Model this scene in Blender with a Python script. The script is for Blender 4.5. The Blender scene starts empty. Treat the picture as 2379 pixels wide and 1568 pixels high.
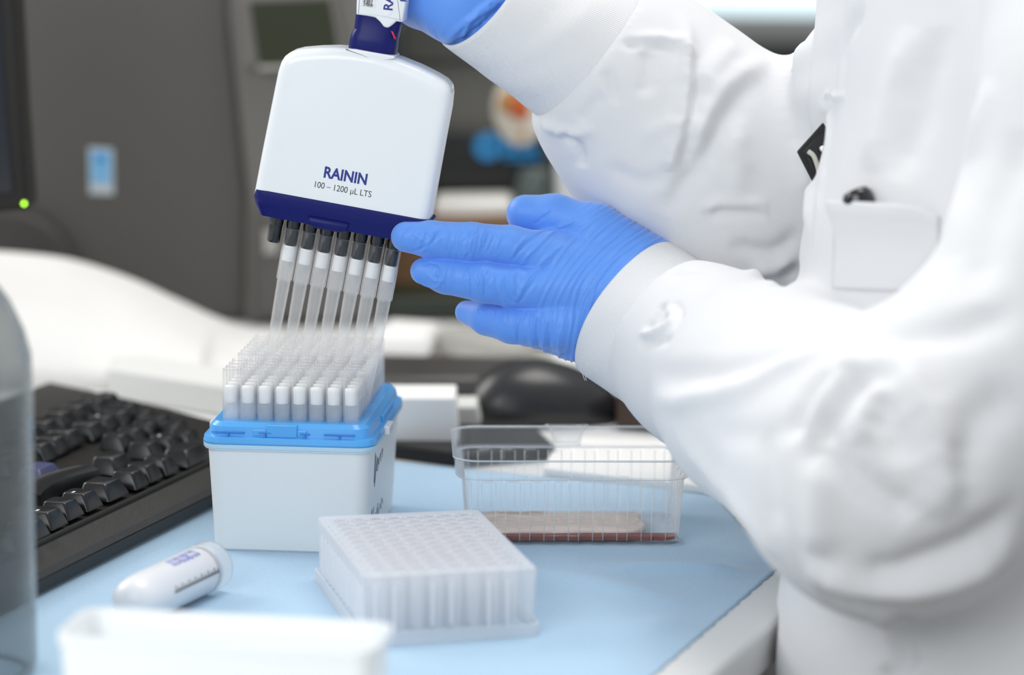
import bpy, math, random
import numpy as np
from mathutils import Vector, Matrix

C = bpy.context.scene
COL = C.collection
random.seed(7)

# ------------------------------------------------------------------ camera (millimetres in the numbers, metres in the scene)
W, H, FPX = 2379.0, 1568.0, 7500.0
CZ, PITCH, ROLL = 407.0, math.radians(10.16), math.radians(0.5)
FW = np.array([0, math.cos(PITCH), -math.sin(PITCH)])
UP0 = np.array([0, math.sin(PITCH), math.cos(PITCH)])
R0 = np.array([1.0, 0, 0])
RT = math.cos(ROLL) * R0 + math.sin(ROLL) * UP0
UP = -math.sin(ROLL) * R0 + math.cos(ROLL) * UP0
CAM = np.array([0, 0, CZ])
cd = bpy.data.cameras.new('camera')
cam = bpy.data.objects.new('camera', cd)
COL.objects.link(cam)
cd.sensor_width = 36.0
cd.lens = 36.0 * FPX / W
cd.clip_start = 0.05
cd.clip_end = 60
M = Matrix(((RT[0], UP[0], -FW[0], 0), (RT[1], UP[1], -FW[1], 0), (RT[2], UP[2], -FW[2], CZ / 1000), (0, 0, 0, 1)))
cam.matrix_world = M
cd.dof.use_dof = True
cd.dof.focus_distance = 1.672
cd.dof.aperture_fstop = 4.2
C.camera = cam

C.view_settings.view_transform = 'Standard'
C.view_settings.look = 'None'
C.view_settings.gamma = 1.0
C.view_settings.exposure = 0.2
C.cycles.transparent_max_bounces = 40
C.cycles.max_bounces = 10
C.cycles.sample_clamp_indirect = 6

w = bpy.data.worlds.new('daylight')
C.world = w
w.use_nodes = True
bg = w.node_tree.nodes['Background']
bg.inputs[0].default_value = (0.95, 0.98, 1.0, 1)
bg.inputs[1].default_value = 0.52

def area(name, loc, target, sx, sy, power, col):
    l = bpy.data.lights.new(name, 'AREA')
    l.shape = 'RECTANGLE'
    l.size, l.size_y = sx, sy
    l.energy = power
    l.color = col
    o = bpy.data.objects.new(name, l)
    COL.objects.link(o)
    o.location = loc
    d = Vector(target) - Vector(loc)
    o.rotation_euler = d.to_track_quat('-Z', 'Y').to_euler()
    return o
area('window_light', (-1.7, 2.7, 1.35), (0, 1.65, 0.1), 1.3, 1.0, 21, (1.0, 0.98, 0.95))
area('ceiling_light_panel', (0.35, 1.95, 1.9), (0.05, 1.6, 0), 1.0, 1.0, 19, (1.0, 0.97, 0.93))
area('front_fill_light', (-0.9, -0.1, 1.1), (-0.1, 1.6, 0.15), 1.3, 1.0, 16, (0.93, 0.97, 1.0))  # added fill from the camera side, no window known there

# ------------------------------------------------------------------ measuring helpers
def ray(px, py):
    return FW + (px - W / 2) / FPX * RT - (py - H / 2) / FPX * UP
def PD(px, py, D):                      # point at depth D (mm)
    return CAM + ray(px, py) * D
def PY(px, py, Y):
    r = ray(px, py)
    return CAM + r * (Y / r[1])
def G(px, py, z=0.0):                   # point on the horizontal plane z
    r = ray(px, py)
    return CAM + r * ((z - CZ) / r[2])
def proj(v):
    q = v - CAM
    d = q @ FW
    return np.stack([W / 2 + FPX * (q @ RT) / d, H / 2 - FPX * (q @ UP) / d, d], -1)
def nrm(v):
    v = np.asarray(v, float)
    return v / np.linalg.norm(v)

# ------------------------------------------------------------------ materials
MATS = {}
def mat(name, col, rough=0.5, metal=0.0, spec=0.5, bump=None, sheen=0, trans=None, emit=None, coat=0, vary=None, sss=0):
    if name in MATS:
        return MATS[name]
    m = bpy.data.materials.new(name)
    m.use_nodes = True
    nt = m.node_tree
    p = nt.nodes['Principled BSDF']
    p.inputs['Base Color'].default_value = (*col, 1)
    p.inputs['Roughness'].default_value = rough
    p.inputs['Metallic'].default_value = metal
    p.inputs['Specular IOR Level'].default_value = spec
    p.inputs['Sheen Weight'].default_value = sheen
    p.inputs['Coat Weight'].default_value = coat
    if sss:
        p.inputs['Subsurface Weight'].default_value = sss
        p.inputs['Subsurface Radius'].default_value = (0.004, 0.004, 0.004)
        p.inputs['Subsurface Scale'].default_value = 1.0
    tc = nt.nodes.new('ShaderNodeTexCoord')
    if vary:
        amt, sc = vary
        n = nt.nodes.new('ShaderNodeTexNoise'); n.inputs['Scale'].default_value = sc
        n.inputs['Detail'].default_value = 4
        nt.links.new(tc.outputs['Object'], n.inputs['Vector'])
        mr = nt.nodes.new('ShaderNodeMapRange')
        mr.inputs['From Min'].default_value = .3; mr.inputs['From Max'].default_value = .7
        mr.inputs['To Min'].default_value = 1 - amt; mr.inputs['To Max'].default_value = 1 + amt
        nt.links.new(n.outputs['Fac'], mr.inputs['Value'])
        mx = nt.nodes.new('ShaderNodeVectorMath'); mx.operation = 'SCALE'
        mx.inputs[0].default_value = col
        nt.links.new(mr.outputs[0], mx.inputs['Scale'])
        nt.links.new(mx.outputs[0], p.inputs['Base Color'])
    if bump:
        last = None
        for (sc, st, dist) in bump:
            n = nt.nodes.new('ShaderNodeTexNoise')
            n.inputs['Scale'].default_value = sc
            n.inputs['Detail'].default_value = 3
            nt.links.new(tc.outputs['Object'], n.inputs['Vector'])
            b = nt.nodes.new('ShaderNodeBump')
            b.inputs['Strength'].default_value = st
            b.inputs['Distance'].default_value = dist
            nt.links.new(n.outputs['Fac'], b.inputs['Height'])
            if last:
                nt.links.new(last.outputs[0], b.inputs['Normal'])
            last = b
        nt.links.new(last.outputs[0], p.inputs['Normal'])
    if emit:
        p.inputs['Emission Color'].default_value = (*emit[0], 1)
        p.inputs['Emission Strength'].default_value = emit[1]
    MATS[name] = m
    return m

def clear_mat(name, col=(1, 1, 1), body=(0.85, 0.88, 0.9), a0=0.05, a1=0.7, power=2.5, rough=0.08, gloss=1.0):
    """thin clear plastic: mostly see-through when met square on, brighter and denser where it is seen edge-on, as a thin wall is"""
    if name in MATS:
        return MATS[name]
    m = bpy.data.materials.new(name)
    m.use_nodes = True
    nt = m.node_tree
    nt.nodes.clear()
    out = nt.nodes.new('ShaderNodeOutputMaterial')
    tr = nt.nodes.new('ShaderNodeBsdfTransparent'); tr.inputs[0].default_value = (*col, 1)
    p = nt.nodes.new('ShaderNodeBsdfPrincipled')
    p.inputs['Base Color'].default_value = (*body, 1)
    p.inputs['Roughness'].default_value = rough
    p.inputs['Specular IOR Level'].default_value = gloss
    g = nt.nodes.new('ShaderNodeBsdfTranslucent'); g.inputs[0].default_value = (*body, 1)
    ms = nt.nodes.new('ShaderNodeMixShader'); ms.inputs[0].default_value = 0.45
    nt.links.new(p.outputs[0], ms.inputs[1]); nt.links.new(g.outputs[0], ms.inputs[2])
    lw = nt.nodes.new('ShaderNodeLayerWeight'); lw.inputs['Blend'].default_value = 0.5
    pw = nt.nodes.new('ShaderNodeMath'); pw.operation = 'POWER'; pw.inputs[1].default_value = power
    nt.links.new(lw.outputs['Facing'], pw.inputs[0])
    mr = nt.nodes.new('ShaderNodeMapRange')
    mr.inputs['To Min'].default_value = a0; mr.inputs['To Max'].default_value = a1
    nt.links.new(pw.outputs[0], mr.inputs['Value'])
    mx = nt.nodes.new('ShaderNodeMixShader')
    nt.links.new(mr.outputs[0], mx.inputs[0])
    nt.links.new(tr.outputs[0], mx.inputs[1]); nt.links.new(ms.outputs[0], mx.inputs[2])
    # a thin mirror coat
    gl = nt.nodes.new('ShaderNodeBsdfGlossy'); gl.inputs['Roughness'].default_value = rough
    fp = nt.nodes.new('ShaderNodeMath'); fp.operation = 'POWER'; fp.inputs[1].default_value = 4.0
    nt.links.new(lw.outputs['Facing'], fp.inputs[0])
    fr = nt.nodes.new('ShaderNodeMapRange'); fr.inputs['To Min'].default_value = 0.015; fr.inputs['To Max'].default_value = 0.35
    nt.links.new(fp.outputs[0], fr.inputs['Value'])
    m3 = nt.nodes.new('ShaderNodeMixShader')
    nt.links.new(fr.outputs[0], m3.inputs[0]); nt.links.new(mx.outputs[0], m3.inputs[1]); nt.links.new(gl.outputs[0], m3.inputs[2])
    nt.links.new(m3.outputs[0], out.inputs[0])
    MATS[name] = m
    return m

def ribbed_mat(name, col, count, strength=0.3, dist=0.0004):
    m = mat(name, col, rough=0.95, spec=0.15, sheen=0.2)
    nt = m.node_tree
    p = nt.nodes['Principled BSDF']
    uv = nt.nodes.new('ShaderNodeUVMap')
    sx = nt.nodes.new('ShaderNodeSeparateXYZ')
    nt.links.new(uv.outputs[0], sx.inputs[0])
    ml = nt.nodes.new('ShaderNodeMath'); ml.operation = 'MULTIPLY'; ml.inputs[1].default_value = count * 2 * math.pi
    nt.links.new(sx.outputs['X'], ml.inputs[0])
    sn = nt.nodes.new('ShaderNodeMath'); sn.operation = 'SINE'
    nt.links.new(ml.outputs[0], sn.inputs[0])
    b = nt.nodes.new('ShaderNodeBump'); b.inputs['Strength'].default_value = strength; b.inputs['Distance'].default_value = dist
    nt.links.new(sn.outputs[0], b.inputs['Height'])
    nt.links.new(b.outputs[0], p.inputs['Normal'])
    return m

WHITE_PL = mat('white_plastic', (0.86, 0.89, 0.91), rough=0.28, spec=0.5, coat=0.15)
BOX_PL = mat('opaque_white_polypropylene', (0.84, 0.87, 0.88), rough=0.42, spec=0.4, sss=0.15)
NAVY = mat('navy_plastic', (0.006, 0.010, 0.125), rough=0.36, spec=0.22, bump=[(2500, 0.15, 0.0002)])
BLACK_GL = mat('gloss_black_plastic', (0.008, 0.009, 0.012), rough=0.12, spec=0.6)
NAVY_INK = mat('navy_ink', (0.02, 0.035, 0.25), rough=0.5)
BLACK_INK = mat('black_ink', (0.015, 0.015, 0.02), rough=0.5)
PEN_INK = mat('grey_pen_ink', (0.16, 0.2, 0.26), rough=0.6)
BLUE_INK = mat('blue_marker_ink', (0.06, 0.11, 0.62), rough=0.6)
BLUE_TRAY = mat('blue_translucent_plastic', (0.10, 0.42, 0.88), rough=0.25, spec=0.5, sss=0.25)
PALE_TRAY = mat('pale_blue_plastic_rim', (0.50, 0.72, 0.88), rough=0.3)
CLEAR_TIP = clear_mat('clear_tip_plastic', body=(0.97, 0.97, 0.97), a0=0.07, a1=0.42, power=1.8, rough=0.12)
FILTER = mat('white_filter', (0.92, 0.92, 0.92), rough=0.9)
_nt = CLEAR_TIP.node_tree
_mr = [n for n in _nt.nodes if n.type == 'MAP_RANGE'][0]
_tc = _nt.nodes.new('ShaderNodeTexCoord'); _sx = _nt.nodes.new('ShaderNodeSeparateXYZ'); _nt.links.new(_tc.outputs['Object'], _sx.inputs[0])
_z = _nt.nodes.new('ShaderNodeMapRange'); _z.inputs['From Min'].default_value = -0.104; _z.inputs['From Max'].default_value = 0.0
_nt.links.new(_sx.outputs['Z'], _z.inputs['Value'])
_cr = _nt.nodes.new('ShaderNodeValToRGB')                     # smooth clear mouth, milky ribbed collar, clearer stem
_cr.color_ramp.elements[0].color = (.13, .13, .13, 1); _cr.color_ramp.elements[0].position = 0
_cr.color_ramp.elements[1].color = (.13, .13, .13, 1); _cr.color_ramp.elements[1].position = 0.722
for _p, _c in ((0.732, .24), (0.90, .20), (0.912, .012)):
    _e = _cr.color_ramp.elements.new(_p); _e.color = (_c, _c, _c, 1)
_nt.links.new(_z.outputs[0], _cr.inputs[0]); _nt.links.new(_cr.outputs[0], _mr.inputs['To Min'])
CLEAR_TRAY = clear_mat('clear_tray_plastic', body=(0.97, 0.98, 0.99), a0=0.05, a1=0.85, power=2.3, rough=0.05)
BOTTLE_PL = clear_mat('clear_bottle_plastic', col=(0.76, 0.77, 0.77), body=(0.55, 0.59, 0.61), a0=0.08, a1=0.9, power=3.6, rough=0.06)
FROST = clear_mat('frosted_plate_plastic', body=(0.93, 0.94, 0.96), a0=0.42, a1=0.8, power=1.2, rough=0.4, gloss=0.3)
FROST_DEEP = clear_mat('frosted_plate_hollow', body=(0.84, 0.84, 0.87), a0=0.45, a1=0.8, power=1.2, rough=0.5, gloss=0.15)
GLOVE = mat('blue_nitrile', (0.115, 0.315, 0.86), rough=0.45, spec=0.35, sheen=0.35, bump=[(900, 0.12, 0.0004), (5000, 0.10, 0.0001)])
CLOTH = mat('white_cotton_twill', (0.715, 0.72, 0.735), rough=0.95, spec=0.1, sheen=0.2, bump=[(3500, 0.18, 0.0003), (60, 0.2, 0.002)])
CUFF = ribbed_mat('white_rib_knit', (0.79, 0.79, 0.80), 250)
BLACK_PL = mat('matt_black_plastic', (0.017, 0.0155, 0.014), rough=0.45, spec=0.3)
REST = mat('speckled_black_plastic', (0.026, 0.023, 0.020), rough=0.33, spec=0.7, bump=[(1900, 1.0, 0.0014)], vary=(0.65, 1300))
KEY = mat('black_keycap_plastic', (0.006, 0.006, 0.007), rough=0.22, spec=0.5, bump=[(3000, 0.15, 0.0002)])
KEY_BLUE = mat('slate_blue_keycap_plastic', (0.05, 0.055, 0.13), rough=0.4)
LEGEND = mat('white_key_print', (0.8, 0.8, 0.8), rough=0.5)
MATC = mat('blue_nonwoven_paper', (0.375, 0.55, 0.715), rough=0.95, spec=0.1, sheen=0.3, bump=[(1500, 0.35, 0.0006), (350, 0.15, 0.001)], vary=(0.05, 900))
BENCH = mat('white_laminate', (0.80, 0.80, 0.79), rough=0.35)
STEEL = mat('grey_metal', (0.35, 0.34, 0.33), rough=0.4, metal=0.6)
GREY_MACHINE = mat('dark_grey_painted_panel', (0.105, 0.098, 0.09), rough=0.5, bump=[(900, 0.2, 0.0004)])
GREY_MACHINE2 = mat('mid_grey_painted_panel', (0.17, 0.16, 0.145), rough=0.5)
GREY_LIGHT = mat('light_grey_plastic', (0.42, 0.41, 0.38), rough=0.5)
DARKTEAL = mat('dark_teal_plastic', (0.02, 0.035, 0.035), rough=0.3)
SCREEN = mat('unlit_olive_display', (0.026, 0.032, 0.012), rough=0.25)
PAPER = mat('white_paper', (0.84, 0.83, 0.81), rough=0.9, spec=0.1)
PAPER_G = mat('grey_white_card', (0.66, 0.66, 0.64), rough=0.9, spec=0.1)
BROWN = mat('brown_cardboard', (0.22, 0.12, 0.06), rough=0.8)
BLUE_DECAL = mat('blue_decal', (0.03, 0.30, 0.68), rough=0.4)
LIGHT_BLUE = mat('light_blue_sticker', (0.22, 0.52, 0.85), rough=0.5)

# ------------------------------------------------------------------ object helpers
def worig(o):
    v = np.zeros(3)
    while o is not None:
        v = v + np.array(o.location) * 1000
        o = o.parent
    return v
def mk(name, vf, material, parent=None, smooth=True, uv=None, sharp=None, bevel=None, at=None):
    v, f = vf
    v = np.asarray(v, float)
    base = worig(parent) if parent is not None else np.zeros(3)
    loc = np.zeros(3)
    if parent is None and at is None:
        at = np.array([(v[:, 0].min() + v[:, 0].max()) / 2, (v[:, 1].min() + v[:, 1].max()) / 2, v[:, 2].min()])
    if at is not None:
        loc = np.asarray(at, float) - base
    me = bpy.data.meshes.new(name)
    vv = (v - base - loc) / 1000.0
    if isinstance(f, np.ndarray):
        n = len(f)
        me.vertices.add(len(vv)); me.vertices.foreach_set('co', vv.ravel().astype(np.float32))
        me.loops.add(n * 4); me.loops.foreach_set('vertex_index', f.ravel().astype(np.int32))
        me.polygons.add(n)
        me.polygons.foreach_set('loop_start', np.arange(0, n * 4, 4, dtype=np.int32))
        me.update(calc_edges=True)
    else:
        me.from_pydata(vv.tolist(), [], [tuple(int(i) for i in q) for q in f])
    me.validate()
    me.materials.append(material)
    if smooth:
        me.polygons.foreach_set('use_smooth', [True] * len(me.polygons))
    if sharp:
        me.set_sharp_from_angle(angle=math.radians(sharp))
    if uv is not None:
        l = me.uv_layers.new(name='UVMap')
        idx = np.empty(len(me.loops), dtype=np.int32); me.loops.foreach_get('vertex_index', idx)
        l.data.foreach_set('uv', np.asarray(uv, np.float32)[idx].ravel())
    o = bpy.data.objects.new(name, me)
    COL.objects.link(o)
    if parent is not None:
        o.parent = parent
    o.location = loc / 1000.0
    if bevel:
        b = o.modifiers.new('bevel', 'BEVEL'); b.width = bevel / 1000; b.segments = 3; b.limit_method = 'ANGLE'
        b.angle_limit = math.radians(40)
        if not sharp:
            me.set_sharp_from_angle(angle=math.radians(50))
    return o
def tag(o, label=None, cat=None, group=None, kind=None):
    if label: o['label'] = label
    if cat: o['category'] = cat
    if group: o['group'] = group
    if kind: o['kind'] = kind
    return o
def empty(name, loc, label, cat, group=None, kind=None):
    o = bpy.data.objects.new(name, None)
    COL.objects.link(o)
    o.empty_display_size = 0.02
    o.location = np.asarray(loc, float) / 1000
    return tag(o, label, cat, group, kind)
def copy_tree(o, parent=None):
    c = o.copy(); COL.objects.link(c)
    if parent is not None: c.parent = parent
    for ch in list(o.children):
        copy_tree(ch, c)
    return c

# ------------------------------------------------------------------ shape helpers: each returns (verts, faces) in mm
class F:            # a frame
    def __init__(s, o, x=(1, 0, 0), y=(0, 1, 0), z=(0, 0, 1)):
        s.o, s.x, s.y, s.z = (np.asarray(q, float) for q in (o, x, y, z))
    def __call__(s, v):
        v = np.asarray(v, float)
        return s.o + v[..., 0:1] * s.x + v[..., 1:2] * s.y + v[..., 2:3] * s.z
def T(fr, vf):
    return fr(np.asarray(vf[0], float)), vf[1]
def join(parts):
    V, Fs, n = [], [], 0
    for v, f in parts:
        V.append(np.asarray(v, float)); Fs += [tuple(int(i) + n for i in q) for q in f]; n += len(v)
    return np.concatenate(V), Fs
def loft(rings, cap0=True, cap1=True, closed=True, loop=False):
    rings = [np.asarray(r, float) for r in rings]
    n, m = len(rings[0]), len(rings)
    V = np.concatenate(rings)
    Fs = []
    for i in range(m if loop else m - 1):
        a, b = i * n, ((i + 1) % m) * n
        for j in range(n if closed else n - 1):
            k = (j + 1) % n
            Fs.append((a + j, a + k, b + k, b + j))
    if cap0 and not loop: Fs.append(tuple(range(n))[::-1])
    if cap1 and not loop: Fs.append(tuple(range((m - 1) * n, m * n)))
    return V, Fs
def rr(wd, dp, r, z, n=6, cx=0, cy=0):          # rounded rectangle ring, counter-clockwise
    out = []
    for (sx, sy, a0) in ((1, 1, 0), (-1, 1, 90), (-1, -1, 180), (1, -1, 270)):
        for i in range(n + 1):
            a = math.radians(a0 + 90 * i / n)
            out.append((cx + sx * (wd / 2 - r) + r * math.cos(a), cy + sy * (dp / 2 - r) + r * math.sin(a), z))
    return np.array(out)
def circ(r, z, n=24, rib=0, ribs=0, e=1.0, cx=0, cy=0):
    a = np.arange(n) * 2 * math.pi / n
    rad = r + rib * (np.cos(a * ribs) if ribs else 0)
    return np.stack([cx + rad * np.cos(a), cy + e * rad * np.sin(a), np.full(n, z)], -1)
def lathe(prof, n=24, cap0=True, cap1=True):
    return loft([circ(max(r, 0.01), z, n) for r, z in prof], cap0, cap1)
def bx(x0, x1, y0, y1, z0, z1):
    v = [(x0, y0, z0), (x1, y0, z0), (x1, y1, z0), (x0, y1, z0), (x0, y0, z1), (x1, y0, z1), (x1, y1, z1), (x0, y1, z1)]
    return np.array(v, float), [(0, 3, 2, 1), (4, 5, 6, 7), (0, 1, 5, 4), (1, 2, 6, 5), (2, 3, 7, 6), (3, 0, 4, 7)]
def prism(poly, z0, z1):
    p = np.asarray(poly, float)[:, :2]
    A = 0.5 * np.sum(p[:, 0] * np.roll(p[:, 1], -1) - np.roll(p[:, 0], -1) * p[:, 1])
    if A < 0: p = p[::-1]
    return loft([np.c_[p, np.full(len(p), z0)], np.c_[p, np.full(len(p), z1)]])
def tube(pts, r, n=8, cap=True):
    pts = [np.asarray(p, float) for p in pts]
    rs = r if hasattr(r, '__len__') else [r] * len(pts)
    rings, u = [], None
    for i, p in enumerate(pts):
        t = nrm(pts[min(i + 1, len(pts) - 1)] - pts[max(i - 1, 0)])
        if u is None:
            u = np.cross(t, [0, 0, 1.0] if abs(t[2]) < .9 else [1.0, 0, 0])
        u = nrm(u - t * (u @ t)); v = np.cross(t, u)
        a = np.arange(n) * 2 * math.pi / n
        rings.append(p + rs[i] * (np.cos(a)[:, None] * u + np.sin(a)[:, None] * v))
    return loft(rings, cap, cap)
def smoothline(pts, k=6):                        # Catmull-Rom
    p = [np.asarray(q, float) for q in pts]
    p = [2 * p[0] - p[1]] + p + [2 * p[-1] - p[-2]]
    out = []
    for i in range(1, len(p) - 2):
        for j in range(k):
            t = j / k
            out.append(0.5 * ((2 * p[i]) + (-p[i - 1] + p[i + 1]) * t + (2 * p[i - 1] - 5 * p[i] + 4 * p[i + 1] - p[i + 2]) * t * t + (-p[i - 1] + 3 * p[i] - 3 * p[i + 1] + p[i + 2]) * t ** 3))
    out.append(p[-2])
    return np.array(out)
def writing(name, text, fr, size, material, parent, bold=0.0, align='LEFT', depth=0.05, spacing=1.0):
    cu = bpy.data.curves.new(name, 'FONT')
    cu.body = text; cu.size = size; cu.align_x = align; cu.offset = bold; cu.extrude = depth; cu.space_character = spacing
    cu.resolution_u = 4
    t = bpy.data.objects.new('t', cu); COL.objects.link(t)
    dg = bpy.context.evaluated_depsgraph_get()
    me = bpy.data.meshes.new_from_object(t.evaluated_get(dg))
    v = np.array([q.co[:] for q in me.vertices]); f = [tuple(p.vertices) for p in me.polygons]
    bpy.data.objects.remove(t); bpy.data.meshes.remove(me); bpy.data.curves.remove(cu)
    return mk(name, (fr(v), f), material, parent, smooth=False)

# ---- implicit surfaces: smooth unions of tapered capsules, meshed with surface nets
def surfnet(Fv, org, h):
    s = Fv < 0
    nx, ny, nz = Fv.shape
    c = [s[i:nx - 1 + i, j:ny - 1 + j, k:nz - 1 + k] for i in (0, 1) for j in (0, 1) for k in (0, 1)]
    allv = np.logical_and.reduce(c); anyv = np.logical_or.reduce(c)
    act = anyv & ~allv
    idx = -np.ones(act.shape, np.int64)
    I = np.argwhere(act)
    idx[act] = np.arange(len(I))
    acc = np.zeros((len(I), 3)); cnt = np.zeros(len(I))
    for ax in range(3):
        o1, o2 = [a for a in range(3) if a != ax]
        for p in (0, 1):
            for q in (0, 1):
                a = I.copy(); a[:, o1] += p; a[:, o2] += q
                b = a.copy(); b[:, ax] += 1
                fa = Fv[a[:, 0], a[:, 1], a[:, 2]].astype(float); fb = Fv[b[:, 0], b[:, 1], b[:, 2]].astype(float)
                m = (fa < 0) != (fb < 0)
                t = np.where(m, fa / np.where(m, fa - fb, 1), 0)
                pt = a.astype(float); pt[:, ax] += t
                acc[m] += pt[m]; cnt[m] += 1
    V = org + h * acc / cnt[:, None]
    faces = []
    for ax in range(3):
        o1, o2 = [(1, 2), (2, 0), (0, 1)][ax]
        sl0 = [slice(None)] * 3; sl1 = [slice(None)] * 3
        sl0[ax] = slice(0, -1); sl1[ax] = slice(1, None)
        A, B = s[tuple(sl0)], s[tuple(sl1)]
        E = np.argwhere(A != B)
        E = E[(E[:, o1] > 0) & (E[:, o2] > 0) & (E[:, o1] < Fv.shape[o1] - 1) & (E[:, o2] < Fv.shape[o2] - 1)]
        ins = A[E[:, 0], E[:, 1], E[:, 2]]
        q = []
        for d1, d2 in ((1, 1), (0, 1), (0, 0), (1, 0)):
            c_ = E.copy(); c_[:, o1] -= d1; c_[:, o2] -= d2
            q.append(idx[c_[:, 0], c_[:, 1], c_[:, 2]])
        q = np.stack(q, -1)
        q[~ins] = q[~ins][:, ::-1]
        faces.append(q)
    return V, np.concatenate(faces)
def smin(a, b, k):
    hh = np.clip(0.5 + 0.5 * (b - a) / k, 0, 1)
    return b * (1 - hh) + a * hh - k * hh * (1 - hh)
class Field:
    def __init__(s, lo, hi, h):
        s.lo, s.h = np.asarray(lo, float), h
        n = np.ceil((np.asarray(hi) - s.lo) / h).astype(int) + 1
        ax = [(s.lo[i] + h * np.arange(n[i])).astype(np.float32) for i in range(3)]
        s.X, s.Y, s.Z = np.meshgrid(*ax, indexing='ij', sparse=True)
        s.n = n
    def cone(s, a, b, ra, rb):
        a = np.asarray(a, np.float32); b = np.asarray(b, np.float32); d = b - a
        t = ((s.X - a[0]) * d[0] + (s.Y - a[1]) * d[1] + (s.Z - a[2]) * d[2]) / max(float(d @ d), 1e-6)
        t = np.clip(t, 0, 1)
        return np.sqrt((s.X - a[0] - t * d[0]) ** 2 + (s.Y - a[1] - t * d[1]) ** 2 + (s.Z - a[2] - t * d[2]) ** 2) - (ra + t * (rb - ra))
    def chain(s, pts, k=3.0):                    # pts: (point, radius)
        out = None
        for (a, ra), (b, rb) in zip(pts[:-1], pts[1:]):
            c = s.cone(a, b, ra, rb)
            out = c if out is None else smin(out, c, k)
        return out
    def ell(s, c, r, ax=None):
        c = np.asarray(c, float)
        ax = np.eye(3) if ax is None else ax
        q = [((s.X - c[0]) * ax[i][0] + (s.Y - c[1]) * ax[i][1] + (s.Z - c[2]) * ax[i][2]) for i in range(3)]
        k0 = np.sqrt(sum((q[i] / r[i]) ** 2 for i in range(3))); k1 = np.sqrt(sum((q[i] / r[i] ** 2) ** 2 for i in range(3)))
        return k0 * (k0 - 1) / np.maximum(k1, 1e-6)
    def mesh(s, f):
        return surfnet(np.ascontiguousarray(np.broadcast_to(f, s.n)), s.lo, s.h)
def normals(V, Q):
    n = np.cross(V[Q[:, 2]] - V[Q[:, 0]], V[Q[:, 3]] - V[Q[:, 1]])
    N = np.zeros_like(V)
    for i in range(4): 
        for a in range(3):
            N[:, a] += np.bincount(Q[:, i], n[:, a], len(V))
    return N / np.maximum(np.linalg.norm(N, axis=1, keepdims=True), 1e-9)
def relax(V, Q, it=2, lam=0.5):
    n = len(V)
    for _ in range(it):
        S = np.zeros_like(V); c = np.zeros(n)
        for i in range(4):
            a, b = Q[:, i], Q[:, (i + 1) % 4]
            for p, q in ((a, b), (b, a)):
                c += np.bincount(p, minlength=n)
                for d in range(3): S[:, d] += np.bincount(p, V[q, d], n)
        V = V + lam * (S / np.maximum(c, 1)[:, None] - V)
    return V
class Sculpt:        # presses folds and creases, given as lines on the surface, into a mesh along its normals
    def __init__(s, V, Q):
        s.V, s.Q = V, Q
        s.N = normals(V, Q)
        s.P = proj(V)
        s.front = (s.N @ FW) < 0.15
        s.disp = np.zeros(len(V))
    def pick(s, px, py, rad=14):
        d2 = (s.P[:, 0] - px) ** 2 + (s.P[:, 1] - py) ** 2
        m = np.where((d2 < rad * rad) & s.front)[0]
        if len(m) == 0: return None
        dm = s.P[m, 2].min()
        m = m[s.P[m, 2] < dm + 6]
        return s.V[m[np.argmin(d2[m])]]
    def fold(s, pts, width, amp, k=5, taper=True):
        pl = smoothline([np.array([x, y, 0.0]) for x, y in pts], k)
        q = [s.pick(a[0], a[1]) for a in pl]
        q = [a for a in q if a is not None]
        if len(q) < 2: return
        q = np.array(q)
        lo, hi = q.min(0) - 3 * width, q.max(0) + 3 * width
        m = np.where(np.all((s.V > lo) & (s.V < hi), axis=1))[0]
        if len(m) == 0: return
        best = np.full(len(m), 1e9); bt = np.zeros(len(m)); n = len(q) - 1
        for i in range(n):
            a, d = q[i], q[i + 1] - q[i]
            L = max(d @ d, 1e-9)
            t = np.clip(((s.V[m] - a) @ d) / L, 0, 1)
            dd = np.linalg.norm(s.V[m] - a - t[:, None] * d, axis=1)
            u = dd < best
            best[u] = dd[u]; bt[u] = (i + t[u]) / n
        f = amp * np.exp(-(best / width) ** 2)
        if taper: f *= np.clip(np.sin(np.clip(bt, 0, 1) * math.pi) * 1.6, 0, 1)
        s.disp[m] += f
    def apply(s):
        return s.V + s.N * s.disp[:, None], s.Q

# ================================================================== THE SETTING
EL = np.array([math.sin(math.radians(20.5)), math.cos(math.radians(20.5)), 0])     # along the bench
EN = np.array([EL[1], -EL[0], 0])                                                  # from the bench towards the person
EDGE = G(1655, 1568, 0)                                                            # a point of the bench's edge
EDGE[2] = 0
def bpt(a, n, z=0):                                                                # a mm along the bench, n mm in from its edge
    p = EDGE + EL * a - EN * n; p[2] = z
    return p
bench = empty('bench', bpt(300, 300, -40), 'white laminate laboratory bench under the blue paper', 'bench')
mk('worktop', prism([bpt(-700, 0), bpt(2600, 0), bpt(2600, 1500), bpt(-700, 1500)], -23, -0.3), BENCH, bench, smooth=False, bevel=3)
mk('apron', prism([bpt(-700, 70), bpt(2600, 70), bpt(2600, 88), bpt(-700, 88)], -110, -23.2), STEEL, bench, smooth=False)
mk('drawer_front', prism([bpt(-500, 90), bpt(900, 90), bpt(900, 110), bpt(-500, 110)], -700, -112), GREY_MACHINE2, bench, smooth=False)
for a_ in (-600, 2500):
    for n_ in (120, 1440):
        mk('leg', prism([bpt(a_, n_), bpt(a_ + 50, n_), bpt(a_ + 50, n_ + 50), bpt(a_, n_ + 50)], -760, -23.2), STEEL, bench, smooth=False)
fl = mk('floor', bx(-3000, 3500, -500, 5200, -800, -760), mat('grey_vinyl_floor', (0.12, 0.115, 0.11), rough=0.4, vary=(0.1, 8)), smooth=False)
tag(fl, kind='structure')
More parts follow.
